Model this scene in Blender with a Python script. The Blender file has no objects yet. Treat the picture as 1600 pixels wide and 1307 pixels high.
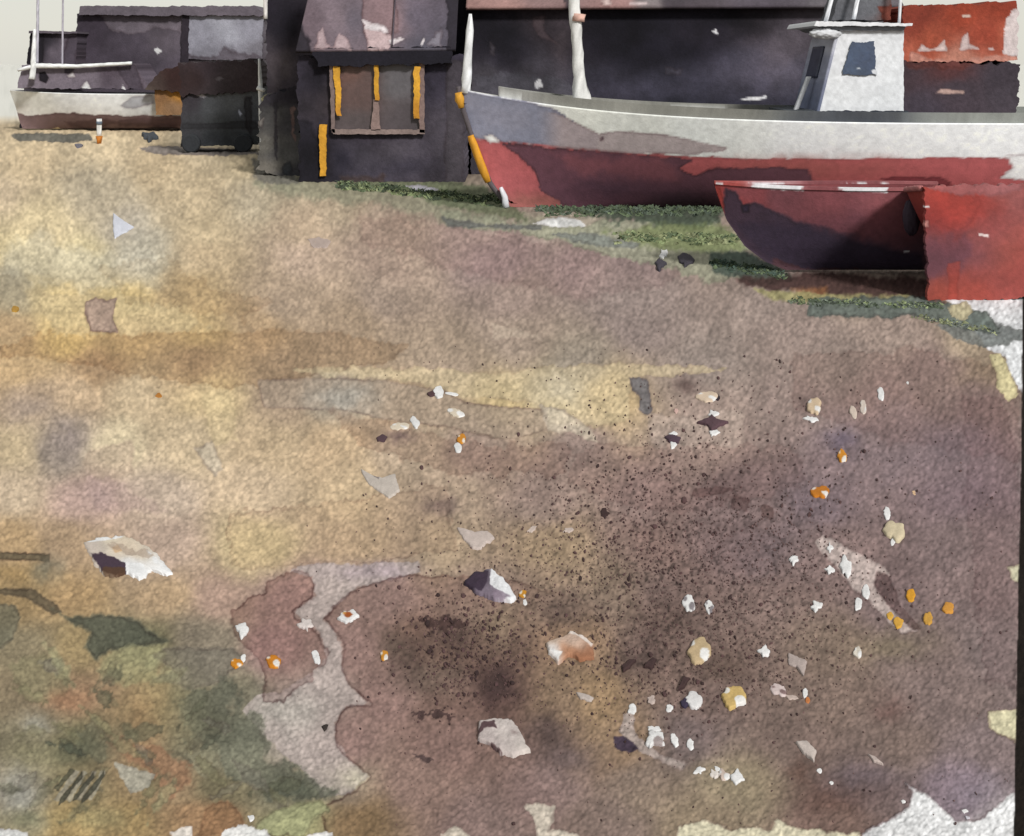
import bpy, math, random
import numpy as np
random.seed(7); rng = np.random.default_rng(7)
R = math.radians
S = bpy.context.scene

# ------------------------------------------------------------------ camera
F, HZ, EYE = 1800.0, 100.0, 2.4          # focal length / horizon row in photo pixels, eye height in metres
cam = bpy.data.objects.new('camera', bpy.data.cameras.new('camera'))
S.collection.objects.link(cam); S.camera = cam
cam.location = (0, 0, EYE); cam.rotation_euler = (R(90), 0, 0)
cam.data.sensor_width = 36; cam.data.lens = 36 * F / 1600
cam.data.shift_y = -(653.5 - HZ) / 1600
cam.data.clip_start = 0.05; cam.data.clip_end = 6000
S.render.resolution_x, S.render.resolution_y = 1024, 836
# ------------------------------------------------------------------ sky and sun
SUN_EL, SUN_AZ = 36, 150                 # azimuth clockwise from +Y: behind the viewer's right shoulder
w = bpy.data.worlds.new("World"); S.world = w; w.use_nodes = True
nt = w.node_tree; nt.nodes.clear()
out = nt.nodes.new('ShaderNodeOutputWorld'); bg = nt.nodes.new('ShaderNodeBackground')
sky = nt.nodes.new('ShaderNodeTexSky'); sky.sky_type = 'NISHITA'; sky.sun_disc = False
sky.sun_elevation = R(SUN_EL); sky.sun_rotation = R(SUN_AZ)
mx = nt.nodes.new('ShaderNodeMix'); mx.data_type = 'RGBA'; mx.inputs[0].default_value = 0.88
mx.inputs[7].default_value = (6.55, 6.4, 5.8, 1)       # thin, even, cream overcast over the blue
nt.links.new(sky.outputs[0], mx.inputs[6]); nt.links.new(mx.outputs[2], bg.inputs[0])
bg.inputs[1].default_value = 0.115; nt.links.new(bg.outputs[0], out.inputs[0])
sl = bpy.data.lights.new('sun', 'SUN'); sl.energy = 4.2; sl.angle = R(9); sl.color = (1, 0.95, 0.88)
sun = bpy.data.objects.new('sun', sl); S.collection.objects.link(sun)
sun.rotation_euler = (R(90 - SUN_EL), 0, R(180 - SUN_AZ))
S.view_settings.view_transform = 'Standard'; S.view_settings.look = 'None'
S.view_settings.exposure = 0.0; S.view_settings.gamma = 1
S.view_settings.use_curve_mapping = False
GH = np.array([1.35, 1.29, 1.16])
GV = np.array([1.33, 1.27, 1.15])

# ------------------------------------------------------------------ helpers
def lin(c):
    c = np.asarray(c, float) / 255
    return np.where(c <= .04045, c / 12.92, ((c + .055) / 1.055) ** 2.4)
def alb(c, G=None):
    c = np.asarray(c, float); l_ = c @ np.array([.3, .59, .11]); c = l_[..., None] + (c - l_[..., None]) * .95
    return np.clip(lin(c) / (GV if G is None else G), .004, .84)
def X(px, Y): return (px - 800) / F * Y
def Z(py, Y): return EYE - (py - HZ) / F * Y
def depth(py): return F * EYE / (py - HZ)
def uv(P):
    Y = np.maximum(P[:, 1], .5)
    return 800 + F * P[:, 0] / Y, HZ - (P[:, 2] - EYE) * F / Y
def vnoise(x, y, seed):
    xi = np.floor(x).astype(np.int64); yi = np.floor(y).astype(np.int64)
    fx = x - xi; fy = y - yi
    fx = fx * fx * (3 - 2 * fx); fy = fy * fy * (3 - 2 * fy)
    def h(a, b):
        n = (a * 374761393 + b * 668265263 + seed * 974711) & 0xffffffff
        n = ((n ^ (n >> 13)) * 1274126177) & 0xffffffff
        return ((n ^ (n >> 16)) & 0xffff) / 65535.0
    return (h(xi, yi) * (1 - fx) + h(xi + 1, yi) * fx) * (1 - fy) + (h(xi, yi + 1) * (1 - fx) + h(xi + 1, yi + 1) * fx) * fy
def fbm(x, y, s, o=4, seed=1, g=.55):
    t = 0; a = 1; n = 0
    for k in range(o):
        t = t + a * (vnoise(x / s + 31.7 * k, y / s + 17.3 * k, seed + k) - .5); n += a; a *= g; s /= 2
    return t / n * 2                       # about -1..1
def sdpoly(u, v, poly):
    d = np.full(u.shape, 1e18); ins = np.zeros(u.shape, bool); n = len(poly)
    for i in range(n):
        ax, ay = poly[i]; bx, by = poly[(i + 1) % n]
        ex, ey = bx - ax, by - ay; wx, wy = u - ax, v - ay
        t = np.clip((wx * ex + wy * ey) / max(ex * ex + ey * ey, 1e-9), 0, 1)
        d = np.minimum(d, (wx - ex * t) ** 2 + (wy - ey * t) ** 2)
        if ay != by:
            ins ^= ((ay > v) != (by > v)) & (u < (bx - ax) * (v - ay) / (by - ay) + ax)
    d = np.sqrt(d); return np.where(ins, d, -d)
def sstep(a, b, x):
    t = np.clip((x - a) / (b - a), 0, 1); return t * t * (3 - 2 * t)
def paint(u, v, base, washes=(), mottle=.10, seed=3, grain=.05):
    """colour of every point: soft control colours, then crisp or soft washes with pigment rims"""
    if isinstance(base, list):
        p = np.array([b[:2] for b in base], float); c = np.array([b[2] for b in base], float)
        du = u + 26 * fbm(u, v, 90, 4, seed); dv = v + 20 * fbm(u, v, 90, 4, seed + 50)
        C = np.zeros((len(u), 3)); W = np.zeros(len(u))
        for (a, b), col in zip(p, c):
            q = 1 / (((du - a) ** 2 + ((dv - b) * 1.25) ** 2) + 160) ** 1.9
            W += q; C += q[:, None] * col
        C /= W[:, None]
    else:
        C = np.tile(np.array(base, float), (len(u), 1))
    for k, wsh in enumerate(washes):
        kind, col, al = wsh[0], np.array(wsh[1], float), wsh[2]
        if kind == 'g':                                   # soft blot (cx, cy, rx, ry)
            cx, cy, rx, ry = wsh[3]
            m = (abs(u - cx) < 3 * rx) & (abs(v - cy) < 3 * ry)
            if not m.any(): continue
            uu, vv = u[m], v[m]
            uu = uu + rx * .6 * fbm(uu, vv, rx * .9, 4, seed + k); vv = vv + ry * .6 * fbm(uu, vv, ry * .9, 4, seed + k + 9)
            a = al * np.exp(-((uu - cx) / rx) ** 2 - ((vv - cy) / ry) ** 2)
            C[m] = C[m] * (1 - a[:, None]) + col * a[:, None]; continue
        poly = wsh[3]; o = wsh[4] if len(wsh) > 4 else {}
        ro, fe, rim, sc = o.get('ro', 4), o.get('fe', .8), o.get('rim', .16), o.get('sc', 16)
        P = np.array(poly, float); pad = 14 + 3 * ro + 3 * fe
        m = (u > P[:, 0].min() - pad) & (u < P[:, 0].max() + pad) & (v > P[:, 1].min() - pad) & (v < P[:, 1].max() + pad)
        if not m.any(): continue
        uu, vv = u[m], v[m]
        sd = sdpoly(uu, vv, poly) + ro * (1.7 * fbm(uu, vv, sc * 1.4, 3, seed + 5 * k, .6) + .55 * fbm(uu, vv, 4.5, 2, seed + 5 * k + 2, .6))
        if o.get('dry'): sd = sd - o['dry'] * np.maximum(0, fbm(uu, vv * 1.6, 9, 3, seed + k + 77) + .1)
        a = sstep(-fe, fe, sd) * al
        if 'fx' in o: a = a * sstep(o['fx'][0], o['fx'][1], uu)
        if kind == 'm': C[m] = C[m] * (1 - a[:, None] * (1 - col / 255))
        else: C[m] = C[m] * (1 - a[:, None]) + col * a[:, None]
        if rim:
            r = np.minimum(rim * 1.5, .5) * np.exp(-((sd - fe) / 1.9) ** 2) * (.45 + .55 * sstep(-.3, .4, fbm(uu, vv, 40, 2, seed + k)))
            if 'fx' in o: r = r * sstep(o['fx'][0], o['fx'][1], uu)
            C[m] *= 1 - r[:, None] * np.array([.85, 1, .98])
    if mottle: C *= (1 + mottle * fbm(u, v, 34, 4, seed + 200) )[:, None]
    if grain: C *= (1 + grain * 1.6 * fbm(u, v, 5.5, 2, seed + 300))[:, None]
    return np.clip(C, 6, 245)

_m = {}
def mat_col(name, rough=.9, bump=.15, bscale=60, gran=.10, spec=.15):
    """vertex pigment x node granulation, with a toothy surface"""
    if name in _m: return _m[name]
    m = bpy.data.materials.new(name); m.use_nodes = True; n = m.node_tree; b = n.nodes['Principled BSDF']
    at = n.nodes.new('ShaderNodeAttribute'); at.attribute_name = 'pigment'
    tc = n.nodes.new('ShaderNodeTexCoord')
    n1 = n.nodes.new('ShaderNodeTexNoise'); n1.inputs['Scale'].default_value = bscale; n1.inputs['Detail'].default_value = 5; n1.inputs['Roughness'].default_value = .65
    n.links.new(tc.outputs['Object'], n1.inputs['Vector'])
    mr = n.nodes.new('ShaderNodeMapRange'); mr.inputs[1].default_value = .3; mr.inputs[2].default_value = .7
    mr.inputs[3].default_value = 1 - gran; mr.inputs[4].default_value = 1 + gran
    n.links.new(n1.outputs['Fac'], mr.inputs[0])
    mu = n.nodes.new('ShaderNodeVectorMath'); mu.operation = 'SCALE'
    n.links.new(at.outputs['Color'], mu.inputs[0]); n.links.new(mr.outputs[0], mu.inputs['Scale'])
    n.links.new(mu.outputs[0], b.inputs['Base Color'])
    bp = n.nodes.new('ShaderNodeBump'); bp.inputs['Strength'].default_value = bump; bp.inputs['Distance'].default_value = .5 / bscale
    n.links.new(n1.outputs['Fac'], bp.inputs['Height']); n.links.new(bp.outputs[0], b.inputs['Normal'])
    b.inputs['Roughness'].default_value = rough; b.inputs['Specular IOR Level'].default_value = spec
    _m[name] = m; return m

def tag(o, label=None, cat=None, group=None, kind=None):
    if label: o['label'] = label
    if cat: o['category'] = cat
    if group: o['group'] = group
    if kind: o['kind'] = kind
    return o
def thing(name, loc, label, cat, group=None):
    o = bpy.data.objects.new(name, None); S.collection.objects.link(o); o.location = loc
    o.empty_display_size = .2
    return tag(o, label, cat, group)
def mesh(name, V, Fc, col, mat, parent=None, smooth=False):
    """V world coordinates (n,3), Fc faces, col linear albedo (n,3)"""
    V = np.asarray(V, float)
    me = bpy.data.meshes.new(name)
    if parent is None: org = np.array([V[:, 0].mean(), V[:, 1].mean(), V[:, 2].min()])
    else: org = np.array(parent_world(parent))
    L = V - org
    if isinstance(Fc, np.ndarray):
        nf, k = Fc.shape
        me.vertices.add(len(L)); me.vertices.foreach_set('co', L.astype(np.float32).ravel())
        me.loops.add(nf * k); me.loops.foreach_set('vertex_index', Fc.astype(np.int32).ravel())
        me.polygons.add(nf); me.polygons.foreach_set('loop_start', np.arange(0, nf * k, k, dtype=np.int32))
        me.polygons.foreach_set('loop_total', np.full(nf, k, dtype=np.int32))
        me.update(calc_edges=True)
    else:
        me.from_pydata([tuple(q) for q in L], [], Fc)
    me.validate()
    at = me.attributes.new('pigment', 'FLOAT_COLOR', 'POINT')
    c = np.asarray(col, float)
    if c.ndim == 1: c = np.tile(c, (len(L), 1))
    at.data.foreach_set('color', np.c_[c, np.ones(len(c))].astype(np.float32).ravel())
    if smooth: me.polygons.foreach_set('use_smooth', np.ones(len(me.polygons), bool))
    me.materials.append(mat)
    o = bpy.data.objects.new(name, me); S.collection.objects.link(o)
    if parent is None: o.location = org
    else: o.parent = parent
    return o
_pw = {}
def parent_world(p):
    x = np.array(p.location, float)
    while p.parent: p = p.parent; x = x + np.array(p.location)
    return x
def gridfaces(ny, nx, off=0):
    i = np.arange((ny - 1) * (nx - 1)); r = i // (nx - 1); c = i % (nx - 1)
    a = r * nx + c + off
    return np.stack([a, a + 1, a + nx + 1, a + nx], 1)

WALL = dict(name='weathered_wash', bump=.25, bscale=22, gran=.10)
def M(kind='wall'):
    return {'wall': lambda: mat_col('weathered_boards', .92, .35, 18, .16),
            'hull': lambda: mat_col('hull_paint', .75, .25, 30, .05, .25),
            'stone': lambda: mat_col('stone', .9, .35, 90, .10),
            'metal': lambda: mat_col('painted_post', .7, .15, 30, .08, .3),
            'weed': lambda: mat_col('weed', .85, .1, 60, .15),
            'glass': lambda: mat_col('window_glass', .45, .12, 14, .12, .4)}[kind]()

def panel(name, q, Y, th, base, washes=(), parent=None, rag=3, step=2.5, mat='wall', mottle=.12, seed=3, G=None, lean=0, back=None):
    """upright slab: q four photo-plane corners (tl, tr, br, bl) at distance Y, real thickness th, ragged outline"""
    q = np.array(q, float)
    wpx = max(np.linalg.norm(q[1] - q[0]), np.linalg.norm(q[2] - q[3])); hpx = max(np.linalg.norm(q[3] - q[0]), np.linalg.norm(q[2] - q[1]))
    nx = int(max(3, min(300, wpx / step))); ny = int(max(3, min(240, hpx / step)))
    s = np.linspace(0, 1, nx)[None, :, None]; t = np.linspace(0, 1, ny)[:, None, None]
    p = (q[0] * (1 - s) + q[1] * s) * (1 - t) + (q[3] * (1 - s) + q[2] * s) * t
    p = p.reshape(-1, 2); u, v = p[:, 0], p[:, 1]
    ss = np.broadcast_to(s, (ny, nx, 1)).reshape(-1); tt = np.broadcast_to(t, (ny, nx, 1)).reshape(-1)
    ex = np.minimum(ss, 1 - ss) * wpx; ey = np.minimum(tt, 1 - tt) * hpx
    k = rag * np.exp(-np.minimum(ex, ey) / (2.5 * rag + 1e-6)) if rag else 0
    if rag:
        u2 = u + k * 1.3 * fbm(u * 0 + v + 3 * u * .02, u * .02, 9, 3, seed + 11, .7); v2 = v + k * 1.3 * fbm(u, v * .02, 9, 3, seed + 21, .7)
    else: u2, v2 = u, v
    Yf = Y + 0 * u
    V = np.c_[X(u2, Yf), Yf, Z(v2, Yf)]
    C = alb(paint(u, v, base, washes, mottle, seed), G)
    Fc = gridfaces(ny, nx)
    idx = np.arange(ny * nx).reshape(ny, nx)
    ring = np.r_[idx[0, :], idx[1:, -1], idx[-1, -2::-1], idx[-2:0:-1, 0]]
    Vb = V[ring].copy(); Vb[:, 1] += th
    n0 = len(V); nr = len(ring); j = np.arange(nr); jn = (j + 1) % nr
    side = np.stack([ring[j], n0 + j, n0 + jn, ring[jn]], 1)
    V = np.r_[V, Vb, Vb]; C = np.r_[C, C[ring], C[ring]]
    quads = [tuple(f) for f in np.r_[Fc, side].tolist()]
    quads.append(tuple((n0 + nr + np.arange(nr)).tolist()))
    # hard copy of rim for the back face keeps it planar
    return mesh(name, V, quads, C, M(mat), parent)

def surf(name, P00, P10, P11, P01, th, base, washes=(), parent=None, nx=120, ny=60, mat='wall', mottle=.12, seed=3, G=None, rag=0.0):
    """free-standing slab between four world corners, painted like the rest, thickness th along its normal"""
    P00, P10, P11, P01 = [np.array(p, float) for p in (P00, P10, P11, P01)]
    s = np.linspace(0, 1, nx)[None, :, None]; t = np.linspace(0, 1, ny)[:, None, None]
    V = ((P00 * (1 - s) + P10 * s) * (1 - t) + (P01 * (1 - s) + P11 * s) * t).reshape(-1, 3)
    n = np.cross(P10 - P00, P01 - P00); n /= np.linalg.norm(n)
    u, v = uv(V)
    if rag:
        e = np.broadcast_to(np.minimum(t, 1 - t), (ny, nx, 1)).reshape(-1)
        d = (P01 - P00) / np.linalg.norm(P01 - P00)
        V = V + d * (rag * fbm(u, v * .02, 12, 3, seed) * np.exp(-e * 14))[:, None]
    C = alb(paint(u, v, base, washes, mottle, seed), G)
    idx = np.arange(ny * nx).reshape(ny, nx)
    ring = np.r_[idx[0, :], idx[1:, -1], idx[-1, -2::-1], idx[-2:0:-1, 0]]
    n0 = len(V); nr = len(ring); j = np.arange(nr); jn = (j + 1) % nr
    Vb = V + n * th
    F1 = gridfaces(ny, nx); F2 = gridfaces(ny, nx, n0)[:, ::-1]
    side = np.stack([ring[j], n0 + ring[j], n0 + ring[jn], ring[jn]], 1)
    return mesh(name, np.r_[V, Vb], np.r_[F1, F2, side], np.r_[C, C], M(mat), parent)

def tube(name, pts, rad, color, parent=None, mat='metal', seg=10, G=None, spots=0, flat=1.0):
    pts = [np.array(p, float) for p in pts]; V = []; C = []
    if not hasattr(rad, '__len__'): rad = [rad] * len(pts)
    # refine
    P = []; Rr = []
    for a, b, ra, rb in zip(pts[:-1], pts[1:], rad[:-1], rad[1:]):
        k = max(2, int(np.linalg.norm(b - a) / .12))
        for i in range(k): P.append(a + (b - a) * i / k); Rr.append(ra + (rb - ra) * i / k)
    P.append(pts[-1]); Rr.append(rad[-1]); P = np.array(P)
    for i, p in enumerate(P):
        d = P[min(i + 1, len(P) - 1)] - P[max(i - 1, 0)]; d /= np.linalg.norm(d)
        e = np.cross(d, (0, 1, 0)) if abs(d[1]) < .9 else np.cross(d, (1, 0, 0)); e /= np.linalg.norm(e); f = np.cross(d, e)
        for j in range(seg):
            a = 2 * math.pi * j / seg; r = Rr[i] * (1 + .22 * (random.random() - .5))
            V.append(p + r * (e * math.cos(a) + f * math.sin(a) * flat))
    V = np.array(V); n = len(P)
    Fc = [(i * seg + j, i * seg + (j + 1) % seg, (i + 1) * seg + (j + 1) % seg, (i + 1) * seg + j) for i in range(n - 1) for j in range(seg)]
    Fc += [tuple(range(seg))[::-1], tuple((n - 1) * seg + j for j in range(seg))]
    col = np.tile(np.array(color, float), (len(V), 1)) * (1 + .12 * rng.standard_normal((len(V), 1)) * .6)
    if spots:
        m = rng.random(len(V)) < spots; col[m] *= .35
    return mesh(name, V, Fc, alb(np.clip(col, 5, 245), G), M(mat), parent, True)

def blob(name, c, r, color, parent=None, rough=.18, mat='wall', seed=1, n=26, washes=(), G=None, sq=1.0, flatbase=True):
    """rounded heap: displaced superellipsoid centred at c with radii r"""
    th = np.linspace(-math.pi / 2, math.pi / 2, n)[:, None]; ph = np.linspace(0, 2 * math.pi, 2 * n, endpoint=False)[None, :]
    sg = lambda a: np.sign(a) * np.abs(a) ** sq
    x = sg(np.cos(th)) * sg(np.cos(ph)); y = sg(np.cos(th)) * sg(np.sin(ph)); z = sg(np.sin(th)) + 0 * ph
    x, y, z = [a.reshape(-1) for a in (x, y, z)]
    d = 1 + rough * fbm(x * 3 + z * 2.1, y * 3 + z * 2.7, 1, 4, seed) + rough * .5 * fbm(x * 7 - z * 5, y * 7 + z * 6, 1, 2, seed + 4)
    V = np.c_[c[0] + r[0] * x * d, c[1] + r[1] * y * d, c[2] + r[2] * z * d]
    if flatbase: V[:, 2] = np.maximum(V[:, 2], c[2] - r[2] * .98)
    u, v = uv(V)
    N2 = 2 * n
    Fc = [(i * N2 + j, i * N2 + (j + 1) % N2, (i + 1) * N2 + (j + 1) % N2, (i + 1) * N2 + j) for i in range(n - 1) for j in range(N2)]
    return mesh(name, V, Fc, alb(paint(u, v, color, washes, .2, seed), G), M(mat), parent, True)

# ------------------------------------------------------------------ the ground
W_ = 'p'; G_ = 'g'
cp = []
def row(y, *xc):
    for x, r, g, b in xc: cp.append((x, y, (r, g, b)))
row(215, (0,196,176,142),(150,200,180,145),(300,196,178,146),(400,165,152,128))
row(255, (60,194,173,138),(250,196,174,138),(380,190,172,138),(440,150,145,122))
row(300, (0,190,170,140),(150,180,166,140),(300,192,172,138),(400,178,164,138),(540,165,148,124),(700,150,135,118))
row(350, (60,200,182,142),(190,182,170,150),(330,190,170,135),(480,180,158,132),(620,165,144,126),(750,160,138,128),(900,162,150,132))
row(400, (40,216,197,148),(120,208,192,148),(220,180,168,142),(330,184,162,128),(480,178,155,135),(600,165,142,126),(780,150,127,122),(900,155,132,126),(1000,148,128,122),(1100,152,132,120))
row(460, (20,172,158,128),(90,206,182,128),(200,204,180,124),(300,180,155,114),(450,165,144,122),(600,158,138,122),(800,152,131,120),(1000,148,130,122),(1200,150,132,122),(1330,160,140,124))
row(520, (20,174,146,108),(100,205,176,116),(200,182,154,110),(300,196,168,118),(400,166,140,108),(550,160,138,114),(800,155,136,120),(1000,146,128,120),(1250,152,132,122),(1400,152,132,120),(1520,165,145,120))
row(570, (30,188,158,116),(150,166,136,102),(300,165,138,106),(450,160,138,113),(700,160,140,120),(900,152,138,122),(1100,148,132,122),(1300,142,124,114),(1450,142,120,112),(1550,150,130,108))
row(625, (50,172,148,122),(120,188,162,130),(200,194,172,138),(330,200,176,132),(430,164,142,118),(520,165,147,124),(650,166,142,112),(800,196,172,124),(870,200,181,140),(950,197,169,122),(1100,159,137,125),(1250,150,129,120),(1400,142,118,110),(1530,133,112,106))
row(700, (30,184,164,130),(100,152,138,126),(180,200,184,150),(300,194,173,140),(420,192,168,134),(520,188,162,128),(650,177,156,132),(750,156,134,120),(900,149,128,118),(1100,152,131,120),(1300,142,122,120),(1500,129,110,110))
row(775, (30,184,164,138),(130,180,152,140),(250,190,170,150),(400,195,172,142),(550,188,164,130),(700,167,145,123),(850,152,130,119),(1000,146,123,115),(1150,139,118,114),(1290,130,112,112),(1500,127,108,110))
row(850, (30,170,142,104),(100,168,142,112),(250,182,158,140),(400,192,172,130),(550,176,152,122),(700,163,141,115),(850,160,135,109),(1000,138,113,104),(1150,133,111,107),(1300,142,120,114),(1500,129,111,108))
row(930, (30,152,127,88),(100,165,136,96),(250,168,142,110),(350,166,138,122),(450,152,125,117),(600,150,127,118),(750,152,128,114),(850,138,115,100),(950,133,112,97),(1050,128,106,98),(1200,134,112,103),(1400,131,111,108),(1540,133,114,110))
row(1010,(30,132,120,94),(120,148,128,90),(230,118,112,84),(330,130,119,102),(430,150,122,116),(550,150,126,118),(680,125,102,88),(780,118,96,83),(900,157,127,100),(1000,119,97,88),(1150,129,107,97),(1300,133,113,98),(1450,129,110,103),(1560,131,114,110))
row(1090,(30,126,112,88),(120,148,120,92),(220,146,122,90),(300,120,113,90),(380,116,110,90),(480,166,152,142),(600,146,122,114),(700,133,109,98),(780,106,84,75),(870,125,103,84),(920,155,125,90),(1100,129,107,98),(1300,129,109,97),(1500,127,109,103))
row(1160,(30,124,115,92),(120,116,107,78),(200,146,118,88),(300,112,106,86),(370,100,98,82),(450,166,154,142),(540,152,128,120),(700,137,114,105),(850,115,94,86),(950,145,117,91),(1080,120,103,99),(1250,127,107,97),(1400,127,108,98),(1550,129,112,109))
row(1230,(30,140,130,110),(110,134,120,88),(220,146,124,90),(280,148,124,94),(350,116,108,82),(430,126,119,96),(520,150,136,116),(650,142,121,110),(850,138,116,110),(1000,136,116,102),(1150,148,132,106),(1350,112,94,91),(1500,135,118,125))
row(1290,(30,150,140,110),(100,165,140,92),(200,150,126,84),(320,146,114,82),(470,150,146,104),(550,132,112,80),(750,138,119,112),(950,131,111,101),(1100,137,119,97),(1300,122,97,87),(1560,159,148,148))

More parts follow.
